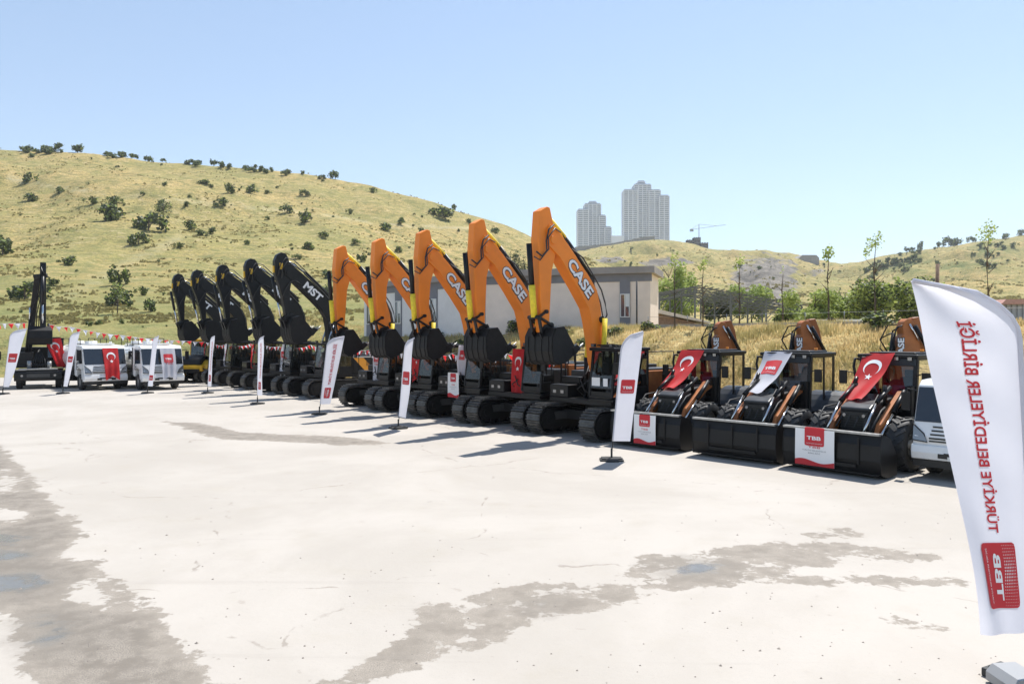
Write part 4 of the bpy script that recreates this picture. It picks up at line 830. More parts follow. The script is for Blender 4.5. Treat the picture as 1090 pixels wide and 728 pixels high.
# ---------------------------------------------------------------- yellow loader behind the left end of the row
def make_loader():
    root = empty('wheel_loader', (-22.2, 51.4, 0), R(-93), 'yellow wheeled loader with black hood between the white trucks and the black row', 'loader')
    mb = MB(); mb.box(-3.0, -.3, -.55, .55, .8, 1.2); mb.prism([(-.1, .8), (-.1, 1.22), (-2.4, 1.32), (-4.6, 1.4), (-4.6, .8)], -.95, .95); mb.build('body', YPAINT, root, bevel=.06)
    mb = MB(); mb.prism([(-.15, 1.26), (-.3, 1.6), (-.8, 1.82), (-1.75, 1.9), (-1.9, 1.35)], -.8, .8); mb.build('hood', BLACK, root, bevel=.08, seg=3)
    for s in (-1, 1):
        for x in (-1.2, -4.2): wheel(root, (x, s*.95, .72), .72, .42, YPAINT, 18)
        mb = MB()
        for i in range(7):
            a, b_ = math.pi*(.08+.12*i), math.pi*(.08+.12*(i+1)); c_ = lambda q, r: (-1.2+math.cos(q)*r, .75+math.sin(q)*r)
            mb.prism([c_(a, .86), c_(b_, .86), c_(b_, .8), c_(a, .8)], s*.95-.25, s*.95+.25)
        mb.build('fender', YPAINT, root)
    cab_shell(root, -3.6, -1.9, -.8, .7, 1.3, 2.95, frame=YPAINT, glass=DGLASS)
    mb = MB(); mb.box(-4.9, -4.5, -1.0, 1.0, .8, 1.9); mb.build('rear_frame', YPAINT, root, bevel=.04)
    mb = MB(); mb.box(-.1, .05, -.8, .8, .7, .95); mb.build('bumper', BLACK, root, bevel=.02)
make_loader()
# ---------------------------------------------------------------- feather flags
def feather(px, y, H, zb, Wb, Wt, lean, yaw, label, style, z1f=.84, wave=.02, ph=0, group='feather flags along the yard', foot=0):
    x_, y_ = gw(px, y); root = empty('feather_flag', (x_, y_, 0), yaw, label, 'flag', group)
    z1 = z1f*H
    def pole(z): 
        b_ = lean*(z/H)
        if z > z1: k = min(1, (z-z1)/(H-z1)); b_ += Wt*(1-math.sqrt(max(0, 1-k*k)))
        return b_
    def free(z): k = (z-zb)/(H-zb); return lean*(z/H)+Wb+(Wt-Wb)*k-(.05*math.sin(math.pi*k) if style == 'big' else 0)
    L = H-zb; Wm = (Wb+Wt)/2
    def S(u, v):
        z = zb+L*(1-v)
        if z > z1: k = min(1, (H-z)/(H-z1)); 
        a, b_ = pole(z), free(z)
        wv = wave*(math.sin(3.1*v*2+ph+u*2.5)*.8+math.sin(v*9+ph*2+u*4)*.35*u)*u + wave*.5*math.sin(u*7+v*3+ph)*math.exp(-((v-.08)/.12)**2) + (wave*.45*math.sin((u*.5+v*3.2)*9+ph)*u*(1-u)*3*math.exp(-v*3.2) + wave*.3*math.sin(u*11+v*5)*math.exp(-((v-1)/.35)**2)*u if style == 'big' else 0)
        return Vector((a+(b_-a)*u, -.02+wv*1.0, z))
    mb = MB(); mb.tube([(pole(H*k/30)-.012, 0, H*k/30) for k in range(0, 31)], [.016-.009*k/30 for k in range(31)], 8); mb.build('pole', pm('pole_black', (.02, .02, .02), .4) if 'pole_black' not in bpy.data.materials else bpy.data.materials['pole_black'], root)
    mb = MB(); R_ = RUB
    if foot:
        for k in range(2):
            a = R(25+90*k); M = Matrix.Rotation(a, 4, 'Z'); mb.box(-.42, .42, -.14, .14, 0, .07+.01*k, 0, M); mb.box(-.38, .38, -.1, .1, .07, .1+.01*k, 0, M)
        mb.build('base', RUB, root, bevel=.012); mb = MB(); mb.prism([(-.02, .02), (.34, .02), (.34, .1), (.28, .17), (.06, .18), (-.02, .12)], -.2, .16); mb.box(.0, .3, -.205, -.2, .05, .09, 1); mb.build('weight', [pm('grey_plastic', (.3, .3, .3), .35), VINYLK], root, bevel=.02); mb = MB(); 
    else: mb.box(-.3, .3, -.2, .2, 0, .045); mb.box(-.26, .26, -.16, .16, .045, .08); mb.box(-.16, .16, -.3, .3, 0, .06)
    mb.cyl((0, 0, .05), (0, 0, .32), .028, n=10); mb.build('base', R_, root, bevel=.012)
    sh = Sheet(S, Wm, L); slm = MB(); slm.tube([(pole(zb+L*k/30)-.012, 0, zb+L*k/30) for k in range(31)], .022, 8); sl = sh.cloth(14, 60, slm).build('sail', CLOTHW, root)
    def put(name, items, mats):
        mb = MB()
        for V, Fc, off, mi in items: sh.put(mb, V, Fc, off, mi)
        mb.build(name, mats, sl)
    if style in ('text', 'big'):
        hb = .62 if style == 'text' else .62
        # text reads from the bottom up, letter tops towards the pole
        tw = L*.60; th = Wm*.2 if style == 'big' else Wm*.26; uc = .50
        V, Fc = text_fit('TÜRKİYE BELEDİYELER BİRLİĞİ', tw, th, .018)
        bc = L*(.415)
        V2 = np.stack([Wm*uc-V[:, 1], bc-V[:, 0]], 1); put('lettering', [(V2, Fc, .006, 0)], [PRINTR])
        items = []; k = Wm*.62; lb = L*.835
        for lay, V, Fc, mi in logo():
            V = V.copy()
            V2 = np.stack([Wm*.5-V[:, 1]*k*.93, lb-V[:, 0]*k*1.3], 1); items.append((V2, Fc, .004+.003*lay, mi))
        put('emblem', items, [PRINTR, PRINTW])
    else:
        items = []; k = Wm*.74; lb = L*(.5 if style == 'mid' else .83)
        for lay, V, Fc, mi in logo(False):
            V2 = np.stack([Wm*.5+V[:, 0]*k, lb-V[:, 1]*k], 1); items.append((V2, Fc, .004+.004*lay, mi))
        put('emblem', items, [PRINTR, PRINTW])
    return root
feather(1104, 735, 3.70, .52, .50, .95, .20, math.pi+.03, 'huge white feather flag in the near right corner, red lettering seen mirrored through it', 'big', .86, .075, .6, foot=1)
feather(651, 490, 3.32, .5, .43, .52, .30, -.05, 'white feather flag with plain red emblem in front of the nearest orange excavator', 'mid', .85, .03, 1)
feather(424, 456, 3.14, .42, .58, .62, .55, -.95, 'thin white feather flag turned edgewise with red emblem, before the middle orange excavators', 'mid', .88, .03, 2)
feather(340, 441, 3.2, .42, .40, .66, .36, .1, 'white feather flag with a line of red lettering, between the orange and black rows', 'text', .88, .03, 3)
feather(274, 430, 3.2, .42, .42, .45, .12, -.7, 'narrow white feather flag with red lettering in front of the middle of the black row', 'text', .9, .03, 4)
feather(221, 418.5, 3.22, .4, .42, .46, .4, -.75, 'narrow white feather flag with red lettering at the left end of the black row', 'text', .9, .03, 5)
feather(157, 418.5, 3.22, .4, .36, .42, .5, -.45, 'white feather flag standing before the right hand white tank truck', 'low', .9, .03, 6)
feather(67, 419, 3.45, .4, .25, .62, .55, -.25, 'white feather flag between the wheeled black excavator and the first white truck', 'mid', .9, .03, 7)
feather(3, 419.5, 3.62, .4, .36, .95, .5, -.1, 'leftmost white feather flag, left of the wheeled black excavator', 'mid', .88, .04, 8)
# ---------------------------------------------------------------- hanging banners
def lerp(a, b, t): return a+(b-a)*t
def banner(name, kind, A, B, C, D, label, cat, group=None, bow=.05, amp=.02, waves=2.5, swallow=False, pinch=0, ph=0, M=None):
    """A-B top edge, C-D bottom edge (left, right), world or machine coordinates"""
    A, B, C, D = [Vector(p) if M is None else M @ Vector(p) for p in (A, B, C, D)]
    nrm = (B-A).cross(C-A).normalized(); W = (B-A).length; L = (C-A).length
    if nrm.y > 0: nrm = -nrm
    def S(u, v):
        p = lerp(lerp(A, B, u), lerp(C, D, u), v)
        if pinch: c = lerp((A+B)/2, (C+D)/2, v); p = c+(p-c)*(1-pinch*math.sin(math.pi*v))
        return p+nrm*(bow*math.sin(math.pi*v)+amp*math.sin(u*waves*6.28+ph+v*1.5)*(.3+.7*v)+amp*.4*math.sin(v*11+u*3+ph))
    lo = (C+D)/2; sh = Sheet(S, W, L, lo)
    def skip(u, v): return swallow and v > .86 and abs(u-.5) < (v-.86)/.14*.42
    mats = {'red': CLOTHR}.get(kind, CLOTHW if kind != 'poster' else VINYLW)
    o = sh.cloth(16, 28 if not swallow else 50, skip=skip).build(name, mats, None, tuple(lo)); tag(o, label, cat, group)
    mb = MB()
    if kind == 'red':
        V, Fc = crescent_star(W*.29); sh.put(mb, V+np.array([W*.5, L*.27]), Fc, .008, 0); mb.build('emblem', [PRINTW], o)
    else:
        k = W*(.62 if kind == 'white' else .5); cy = L*.2 if kind == 'poster' else min(L*.33, W*1.3)
        for lay, V, Fc, mi in logo(False): sh.put(mb, np.stack([W*.5+V[:, 0]*k, cy-V[:, 1]*k*(.9 if kind == 'poster' else 1)], 1), Fc, .004+.004*lay, mi)
        mb.build('emblem', [PRINTR, PRINTW], o)
        if kind == 'poster':
            mb = MB()
            for s_, wd, ht, b_, mi in (('TBB', .32, .055, .49, 1), ('TÜRKİYE BELEDİYELER', .62, .045, .575, 0), ('BİRLİĞİ', .3, .045, .65, 0)):
                V, Fc = text_fit(s_, W*wd, L*ht, 0); sh.put(mb, np.stack([W*.5+V[:, 0], L*b_-V[:, 1]], 1), Fc, .008, mi)
            mb.build('lettering', [PRINTG, PRINTR], o)
            mb = MB(); vs = []; n = 24
            for i in range(n+1): u = i/n; h = .86-.05*math.sin(u*6.28+.5)+.04*abs(u-.5); vs += [(u*W*.998+.001, L*h), (u*W*.998+.001, L*(h*.35+.65*.998)), (u*W*.998+.001, L*.998)]
            fs = []
            for i in range(n): fs += [(3*i, 3*i+3, 3*i+4, 3*i+1), (3*i+1, 3*i+4, 3*i+5, 3*i+2)]
            sh.put(mb, np.array(vs), fs, .008, 0); mb.build('red_wave', [PRINTR], o)
        elif swallow:
            mb = MB(); V, Fc = text_fit('TBB', W*.5, W*.12, 0); sh.put(mb, np.stack([W*.5+V[:, 0], L*.5-V[:, 1]], 1), Fc, .008, 0); mb.build('lettering', [PRINTR], o)
    return o
def exM(i): o = EX[i]; return Matrix.Translation(o.location) @ Matrix.Rotation(o.rotation_euler.z, 4, 'Z')
def hang(i, kind, z1, z0, x, w_, label, cat, swallow=False, y=0, nm='hanging_flag', group=None, **k):
    banner(nm, kind, (x, y-w_/2, z1), (x, y+w_/2, z1), (x+.08, y-w_/2, z0), (x+.08, y+w_/2, z0), label, cat, group, swallow=swallow, M=exM(i), **k)
hang(1, 'red', 2.75, 1.02, .98, .66, 'red flag with white crescent and star hanging on the second orange excavator from the right', 'flag', pinch=.05, ph=1)
hang(2, 'white', 2.85, 1.7, 1.0, .6, 'white banner with red emblem hanging above the square poster on the middle orange excavator', 'banner', nm='hanging_banner', ph=2)
banner('square_poster', 'poster', (1.45, -.42, 1.8), (1.45, .3, 1.8), (1.45, -.42, .85), (1.45, .3, .85), 'white poster with red lower edge hung low on the front of the middle orange excavator', 'poster', M=exM(2), bow=.01, amp=.004)
hang(3, 'red', 2.75, 1.25, .98, .66, 'red flag hanging on the orange excavator behind the thin edgewise feather flag', 'flag', swallow=True, ph=3)
hang(4, 'white', 2.8, 1.05, 1.0, .62, 'white swallowtail banner on the farthest orange excavator', 'banner', swallow=True, nm='hanging_banner', ph=4)
hang(6, 'white', 2.75, .95, 1.0, .6, 'white swallowtail banner on the second black excavator from the orange row', 'banner', swallow=True, nm='hanging_banner', ph=5, amp=.05)
hang(7, 'red', 2.7, 1.2, 1.0, .6, 'red flag behind the narrow feather flag, on the middle black excavator', 'flag', ph=6)
hang(8, 'white', 2.7, .95, 1.0, .6, 'white swallowtail banner on the black excavator before the last', 'banner', swallow=True, nm='hanging_banner', ph=7, amp=.05)
hang(9, 'red', 2.7, 1.2, 1.0, .6, 'red flag on the leftmost black tracked excavator', 'flag', ph=8)
for i, (kd, lb) in enumerate([('red', 'red flag with crescent draped from cab roof to hood of the leftmost backhoe loader'), ('white', 'white banner with red emblem draped over the windscreen of the middle backhoe loader'), ('red', 'red flag with crescent draped from cab roof to hood of the right backhoe loader')]):
    M = BHP[i][1]
    banner('draped_flag' if kd == 'red' else 'draped_banner', kd, (-2.93, -.62, 2.76), (-2.9, .22, 2.76), (-1.65, -.62, 1.62), (-1.55, -.0, 1.66), lb, 'flag' if kd == 'red' else 'banner', M=M, bow=-.12, amp=.03, waves=1.6, ph=i*2.1)
for i, lb in ((0, 'square white poster on the loader bucket of the leftmost backhoe loader'), (2, 'square white poster on the loader bucket of the right hand backhoe loader')):
    M = BHP[i][1]; y0 = -.30 if i == 0 else -.82; 
    banner('square_poster', 'poster', (.05, y0, .97 if i == 0 else 1.0), (.05, y0+(.74 if i == 0 else .98), .97 if i == 0 else 1.0), (.06, y0, .14), (.06, y0+(.74 if i == 0 else .98), .14), lb, 'poster', 'square posters on loader buckets', M=M, bow=.008, amp=.003)
for i, kd, lb in ((0, 'red', 'red swallowtail banner down the windscreen of the left white tank truck'), (1, 'white', 'white swallowtail banner down the windscreen of the right white tank truck')):
    banner('windscreen_banner', kd, (-.28, -.1, 2.08), (-.28, .62, 2.08), (.16, -.06, .5), (.16, .6, .5), lb, 'banner', M=TM[i], bow=.06, amp=.02, swallow=True, ph=i)
x_, y_ = gw(41, 414); WM = Matrix.Translation((x_, y_, 0)) @ Matrix.Rotation(math.atan2(-.86, .5), 4, 'Z')
banner('hanging_flag', 'red', (-1.2, .25, 3.0), (-1.2, 1.15, 3.1), (-1.1, .95, 1.3), (-1.1, 1.5, 1.25), 'red flag with crescent hanging slanted on the cab of the wheeled black excavator', 'flag', M=WM, ph=2, amp=.04)
# ---------------------------------------------------------------- bunting
PMr = bpy.data.meshes.new('pennant_red'); PMw = bpy.data.meshes.new('pennant_white')
for me, m in ((PMr, CLOTHR), (PMw, CLOTHW)):
    me.from_pydata([(-.13, 0, 0), (.13, 0, 0), (.05, .03, -.16), (0, .02, -.3), (-.05, -.01, -.16)], [], [(0, 1, 2), (0, 2, 4), (4, 2, 3)]); me.materials.append(m)
def bunting(pts, label, step=.42, sag=.0, scale=1.0, ph=0):
    path = []
    for a, b_ in zip(pts[:-1], pts[1:]):
        a = Vector(a); b_ = Vector(b_); n = max(4, int((b_-a).length/.3)); L = (b_-a).length
        for k in range(n): t_ = k/n; path.append(a.lerp(b_, t_)-Vector((0, 0, 4*sag*t_*(1-t_))))
    path.append(Vector(pts[-1])); mb = MB(); mb.tube([tuple(p) for p in path], .008, 5)
    o = mb.build('bunting_string', CLOTHW); tag(o, label, 'bunting', 'strings of red and white pennants')
    d = 0; k = ph
    nmax = 100; tot = sum((b_-a).length for a, b_ in zip(path[:-1], path[1:])); step = max(step, tot/nmax+.01); nxt = step*.5
    for a, b_ in zip(path[:-1], path[1:]):
        L = (b_-a).length
        while nxt < d+L:
            p = a.lerp(b_, (nxt-d)/L); c = bpy.data.objects.new('pennant', PMr if k % 2 else PMw); COL.objects.link(c); c.parent = o; c.location = p
            dr = b_-a; c.rotation_euler = (rng.normal()*.35, rng.normal()*.12, math.atan2(dr.y, dr.x)+rng.normal()*.25); c.scale = (scale, scale, scale*rng.uniform(.85, 1.1)); k += 1; nxt += step
        d += L
def scr(px, y, Y): return (at(px, Y), Y, zz(y, Y))
bunting([scr(-40, 341, 44), scr(28, 344, 44)], 'red and white bunting left of the upright boom of the wheeled excavator', .38, .1, 1.2)
bunting([scr(52, 345, 43.5), scr(75, 348, 44.5), scr(130, 357, 47), scr(200, 363, 50), scr(226, 363, 50.5)], 'red and white bunting strung from the wheeled excavator over the white trucks', .38, .08, 1.15, ph=1)
def lp(i, x, y, z): return tuple(exM(i) @ Vector((x, y, z)))
bunting([lp(i, .84, yy, 2.62+.12*(i % 2)) for i in (9, 8, 7, 6, 5) for yy in (-1.0, .9)], 'red and white bunting strung along the fronts of the black excavators', .3, .12, .8)
bunting([lp(5, .9, .9, 2.8), lp(4, .84, -1, 2.55)]+[lp(i, .84, yy, 2.5+.1*(i % 2)) for i in (4, 3, 2, 1) for yy in (-1.0, .9)]+[lp(0, 1.1, -1.25, 2.4)], 'red and white bunting strung along the fronts of the orange excavators', .3, .14, .8)
# ---------------------------------------------------------------- main building behind the row
WALLA = pm('cream_wall', (.78, .67, .58), .85, var=.05, vscale=1.5, bump=.1, bscale=30); WALLW = pm('pale_wall', (.74, .72, .70), .85, var=.05, vscale=1.2, bump=.1, bscale=30)
GREYW = pm('grey_band', (.2, .2, .22), .8, var=.08, vscale=2); FASC = pm('fascia', (.3, .27, .25), .7, var=.15, vscale=1)
CONC = pm('grey_concrete', (.33, .31, .29), .9, var=.15, vscale=.8, bump=.2, bscale=8)
WG = pm('window_glass', (.05, .07, .09), .06, coat=1)
def wallbox(mb, A, B, th, z0, z1, off=0, mi=0, a=0., b_=1.):     # box along a wall line A->B, offset outwards
    A = Vector((*A, 0)); B = Vector((*B, 0)); d = (B-A).normalized(); L = (B-A).length; M = Matrix.Translation(A) @ Matrix.Rotation(math.atan2(d.y, d.x), 4, 'Z')
    mb.box(L*a, L*b_, -off-th if False else off, off+th, z0, z1, mi, M)
def facade(root, A, B, z0, z1, bands, name='wall', mat=None, depth=4):
    A3 = Vector((*A, 0)); B3 = Vector((*B, 0)); d = (B3-A3).normalized(); L = (B3-A3).length; M = Matrix.Translation(A3-Vector(root.location)) @ Matrix.Rotation(math.atan2(d.y, d.x), 4, 'Z')
    # local x along the wall from A; outside is local +y when walking right-to-left
    mb = MB(); mb.box(0, L, -depth, 0, z0, z1, 0, M); mb.build(name, mat or WALLA, root)
    mb = MB(); mb.box(-.3, L+.3, -depth-.3, .35, z1, z1+.42, 0, M); mb.box(-.1, L+.1, .003, .05, z1-.5, z1, 1, M); mb.build('roof', [FASC, GREYW], root)
    for (a, w_, pane) in bands:
        mb = MB(); mb.box(a, a+w_, .002, .06, z0, z1-.5, 0, M); bd = mb.build('wall_panel', GREYW, root)
        if pane:
            m0, m1 = a+w_*.12, a+w_*.88; mb = MB(); y0 = .062
            zb, zt = z0+(z1-z0)*pane[0], z0+(z1-z0)*pane[1]
            for q in ((m0, m1, zb-.06, zb), (m0, m1, zt, zt+.06), (m0-.05, m0, zb-.06, zt+.06), (m1, m1+.05, zb-.06, zt+.06), ((m0+m1)/2-.03, (m0+m1)/2+.03, zb, zt)): mb.box(q[0], q[1], y0, y0+.05, q[2], q[3], 0, M)
            wf = mb.build('window', OFFWHITE, root); MB().box(m0, m1, y0, y0+.02, zb, zt, 0, M).build('pane', WG, wf)
            MB().box(m0, (m0+m1)/2-.04, y0+.021, y0+.03, zb+(zt-zb)*.45, zt, 0, M).build('blind', OFFWHITE, wf)
    return M
bl = empty('school_building', (-2, 55, 0), 0, 'long cream and grey flat roofed building behind the orange excavators', 'building'); bl.name = 'long_building'
A, B_, C_ = (8.65, 47), (-1.75, 50.4), (-12.2, 62)
facade(bl, A, B_, 3.0, 7.15, [(1.25, .66, (.35, .68)), (6.9, .7, (.35, .68))], mat=WALLA)
facade(bl, (-1.9, 50.6), C_, 3.0, 7.1, [(.6, .9, (.3, .7)), (5.2, .9, (.3, .7)), (9.8, .9, (.3, .7)), (14, .9, (.3, .7))], mat=WALLW)
mb = MB(); mb.cyl((at(679, 46), 46.4, 3.2), (at(679, 46), 46.4, zz(299, 46.4)), .05); tag(mb.build('metal_post', GREYP), 'thin dark post standing in front of the cream wall of the long building', 'post')
# low shed with pale roof
sh_ = empty('low_shed', (at(715, 62), 62, 3.6), 0, 'low brick shed with a pale sloping roof right of the long building', 'shed')
mb = MB(); x0, x1 = at(684, 62)-at(715, 62), at(741, 62)-at(715, 62); zb, z0_, z1_ = 0, zz(330, 62)-3.6, zz(343, 62)-3.6
mb.prism([(x0, 0), (x1, 0), (x1, z1_-.05), (x0, z0_-.05)], 0, 8); mb.build('wall', pm('brick', (.3, .2, .15), .9, var=.2, vscale=6), sh_)
mb = MB(); mb.prism([(x0-.3, z0_), (x0-.3, z0_+.4), (x1+1.0, z1_+.02), (x1+1.0, z1_-.12)], -.7, 8.5); mb.build('roof', pm('pale_roof', (.62, .55, .5), .6, var=.1), sh_)
# ---------------------------------------------------------------- fence on the bank top
fr = empty('bank_wall', (20, 28, 3.6), 0, 'low concrete wall with wire posts along the top of the grassy bank', 'wall')
mb = MB(); qf = 33.8; prs = []
for px in np.linspace(690, 1170, 24):
    k = (px-CX)/F; Y = qf/(.76*k+.65); prs.append((k*Y, Y, tz(k*Y, Y)))
for p, q in zip(prs[:-1], prs[1:]):
    a = Vector((p[0]-20, p[1]-28, 3.6+.1-3.6)); b_ = Vector((q[0]-20, q[1]-28, 3.6+.1-3.6)); d = (b_-a); n_ = Vector((-d.y, d.x, 0)).normalized()*.09
    M = Matrix.Translation(a) @ Matrix.Rotation(math.atan2(d.y, d.x), 4, 'Z'); mb.box(0, d.length-.02, -.09, .09, -.4, .16, 0, M)
mb.build('wall', CONC, fr)
for p in prs[::2]: MB().cyl((p[0]-20, p[1]-28, .4), (p[0]-20, p[1]-28, .75), .02).build('post', STEEL, fr)
mb = MB(); mb.tube([(p[0]-20, p[1]-28, .7) for p in prs], .008, 5); mb.build('wire', STEEL, fr)
# ---------------------------------------------------------------- open steel canopy
CST = pm('canopy_steel', (.16, .16, .15), .6)
cp = empty('steel_canopy', (20, 80, 4.2), 0, 'open grey steel frame canopy beyond the bank, left of the green trees', 'canopy')
def cz(x, y): return zz(308, 80)-4.2+(.0 if x < 0 else 0)-abs(x+1.0)*(.17 if x < -1 else .19)
xs = np.linspace(at(694, 80)-20, at(838, 80)-20, 9)
for yy in (-4, 2, 8):
    for x in xs[::2]:
        mb = MB(); bar(mb, (x, yy, -1), (x, yy, cz(x, yy)), .16); mb.build('post', CST, cp)
for yy in (-4, -1, 2, 5, 8):
    mb = MB()
    for a, b_ in zip(xs[:-1], xs[1:]):
        bar(mb, (a, yy, cz(a, 0)), (b_, yy, cz(b_, 0)), .1); bar(mb, (a, yy, cz(a, 0)-.55), (b_, yy, cz(b_, 0)-.55), .08); bar(mb, (a, yy, cz(a, 0)-.55), ((a+b_)/2, yy, cz((a+b_)/2, 0)), .06); bar(mb, ((a+b_)/2, yy, cz((a+b_)/2, 0)), (b_, yy, cz(b_, 0)-.55), .06)
    for x in xs[::2]: bar(mb, (x, yy, cz(x, 0)-2.0), (x+1.2, yy, cz(x+1.2, 0)-.5), .07)
    mb.build('truss', CST, cp)
mb = MB()
for x in np.linspace(xs[0], xs[-1], 26): bar(mb, (x, -5, cz(x, 0)+.1), (x, 9, cz(x, 0)+.1), .09)
mb.build('purlin', CST, cp)
# right: warehouse, pole, van
wh = empty('warehouse', (at(1150, 92), 92, 4.2), 0, 'grey corrugated warehouse with a reddish roof at the right edge', 'building')
mb = MB(); w0 = at(1066, 92)-at(1150, 92); zt = zz(324, 92)-4.2
n = 60; 
for k in range(n): a = w0+(30-w0)*k/n; b_ = w0+(30-w0)*(k+.5)/n; mb.box(a, b_, 0, 14, -1, zt)
mb.box(w0+.05, 30, .12, 13.9, -1, zt-.02); mb.build('wall', pm('sheet_metal', (.36, .36, .38), .5, .3), wh)
MB().prism([(w0-.3, zt), (w0-.3, zt+.1), (w0+.2, zt+.6), (30, zt+.6), (30, zt)], -.6, 15).build('roof', pm('red_roof', (.5, .27, .22), .7, var=.1), wh)
k = (997-CX)/F; Y = 40; mb = MB(); mb.cyl((k*Y, Y, tz(k*Y, Y)-.3), (k*Y+.05, Y, zz(281, Y)), .12, .09, n=10); o = mb.build('wooden_pole', WOODP); tag(o, 'weathered wooden pole standing just left of the big near flag top', 'pole')
vn = empty('white_van', (at(905, 44), 44, tz(at(905, 44), 44)), 0, 'white vehicle roof showing behind the bank wall under the green trees', 'van')
zt = zz(340, 44)-vn.location.z; mb = MB(); mb.prism([(-1.7, .3), (1.9, .3), (1.95, zt*.55), (1.5, zt*.62), (1.1, zt), (-1.7, zt)], 0, 1.8); mb.build('body', WHITE, vn, bevel=.08)
MB().prism([(1.0, zt*.6), (1.4, zt*.6), (1.1, zt*.9), (.7, zt*.9)], -.012, .002).build('window', WG, vn)
for x in (-1.1, 1.2): MB().cyl((x, -.02, .32), (x, .2, .32), .32, n=20).build('wheel', RUB, vn)
# ---------------------------------------------------------------- towers, ridge wall, crane on the far ridge
TWH = pm('tower_panel', (.78, .78, .8), .6); TWD = pm('tower_glass', (.09, .115, .15), .3, col2=(.2, .24, .29), vscale=.12)
def tower(name, label, px0, px1, ytop, ybase, Y, blocks, group='apartment towers on the ridge'):
    cx = at((px0+px1)/2, Y); W = at(px1, Y)-at(px0, Y); z0 = zz(ybase, Y); H = zz(ytop, Y)-z0
    root = empty(name, (cx, Y, z0-12), 0, label, 'tower', group); H0 = 12
    for (a, b_, h, dep, yo) in blocks:
        x0, x1, hh = (a-.5)*W, (b_-.5)*W, H*h+H0
        MB().box(x0, x1, yo, yo+dep, 0, hh).build('tower_block', TWD, root)
        n = int((hh)/3.3); mb = MB()
        for k in range(n+1):
            z = k*hh/n; mb.box(x0-.5, x1+.5, yo-.9, yo+dep+.5, z-.75 if k else 0, z+.75)
        m = max(1, int((x1-x0)/7))
        for k in range(m+1): x = x0+(x1-x0)*k/m; mb.box(x-.6, x+.6, yo-1.3, yo+.4, 0, hh-1)
        mb.build('balcony', TWH, root)
        mb = MB(); mb.box(x0+1, x1-1, yo+1, yo+dep-1, hh, hh+2.5); mb.build('roof_structure', TWD, root)
    return root
tower('apartment_tower', 'shorter left one of the two pale apartment towers on the distant ridge', 615, 650, 217, 266, 1300, [(.0, .32, .86, 26, 0), (.22, .72, 1.0, 26, 8), (.66, .86, .74, 24, 4), (.82, 1.02, .48, 22, 0), (.36, .6, 1.06, 14, 14)])
tower('apartment_tower', 'taller right one of the two pale apartment towers on the distant ridge', 664, 712, 194, 258, 1300, [(0, .30, .86, 26, 0), (.24, .62, .96, 28, 6), (.34, .5, 1.03, 16, 14), (.56, .82, .86, 26, 2), (.78, 1.0, .76, 26, -2)])
mb = MB(); Y = 1290; mb.box(at(651, Y), at(664, Y), Y, Y+20, zz(266, Y), zz(251, Y)); 
tag(mb.build('low_block', TWH), 'low pale block between the two apartment towers', 'building')
rw = MB(); pts = [(612, 263), (622, 262), (640, 260.5), (655, 258.5), (670, 255.5), (684, 252.5), (697, 251)]; Y = 705
for (a, ya), (b_, yb) in zip(pts[:-1], pts[1:]):
    A = Vector((at(a, Y), Y, zz(ya+6, Y))); B = Vector((at(b_, Y), Y, zz(yb+6 if b_ < 680 else yb+2.5, Y))); rw.add([(A.x, Y, A.z-4), (B.x, Y, B.z-4), (B.x, Y, zz(yb, Y)), (A.x, Y, zz(ya, Y)), (A.x, Y+3, A.z-4), (B.x, Y+3, B.z-4), (B.x, Y+3, zz(yb, Y)), (A.x, Y+3, zz(ya, Y))], [(0, 1, 2, 3), (3, 2, 6, 7), (5, 4, 7, 6)])
tag(rw.build('retaining_wall', CONC), 'long grey retaining wall curving along the ridge below the towers', 'wall')
cr = empty('construction_crane', (at(744, 800), 800, zz(262, 800)-6), 0, 'thin tower crane above the unfinished block on the ridge', 'crane')
mb = MB(); zt = zz(243, 800)-cr.location.z; bar(mb, (0, 0, 0), (0, 0, zt), .7); mb.build('mast', STEEL, cr)
mb = MB(); bar(mb, (-9, 0, zt-1.5), (30, 6, zt+4.5), .35); bar(mb, (0, 0, zt+4), (20, 4, zt+3), .25); bar(mb, (0, 0, zt), (0, 0, zt+4), .6); bar(mb, (-9, 0, zt-1.5), (0, 0, zt+4), .25); mb.box(-9.5, -6, -1, 1, zt-3.5, zt-1); mb.build('jib', STEEL, cr)
uf = empty('unfinished_block', (at(743, 790), 790, zz(266, 790)), 0, 'dark unfinished concrete block under the crane on the ridge', 'building')
mb = MB(); dk = pm('raw_concrete', (.14, .13, .13), .9)
for (a, b_, yt) in ((732, 740, 255), (739, 746, 252.5), (745, 754, 258)):
    for k in range(4): z1 = zz(yt, 790)-uf.location.z; mb.box(at(a, 790)-uf.location.x, at(b_, 790)-uf.location.x, 0, 10, z1*k/4, z1*k/4+z1*.14)
    for x in np.linspace(at(a, 790)-uf.location.x+.4, at(b_, 790)-uf.location.x-.4, 4): mb.box(x-.4, x+.4, .3, 9.5, 0, zz(yt, 790)-uf.location.z)
mb.build('frame', dk, uf)
mb = MB(); Y = 640; z_ = zz(279, Y)
tag(MB().prism([(at(851, Y), z_-3), (at(872, Y), z_-5), (at(872, Y), zz(274.5, Y)), (at(869, Y), zz(271.5, Y)), (at(854, Y), zz(271.5, Y)), (at(851, Y), zz(274.5, Y))], Y, Y+15).build('ridge_house', CONC), 'grey roofed house on the saddle between the two right hills', 'house')
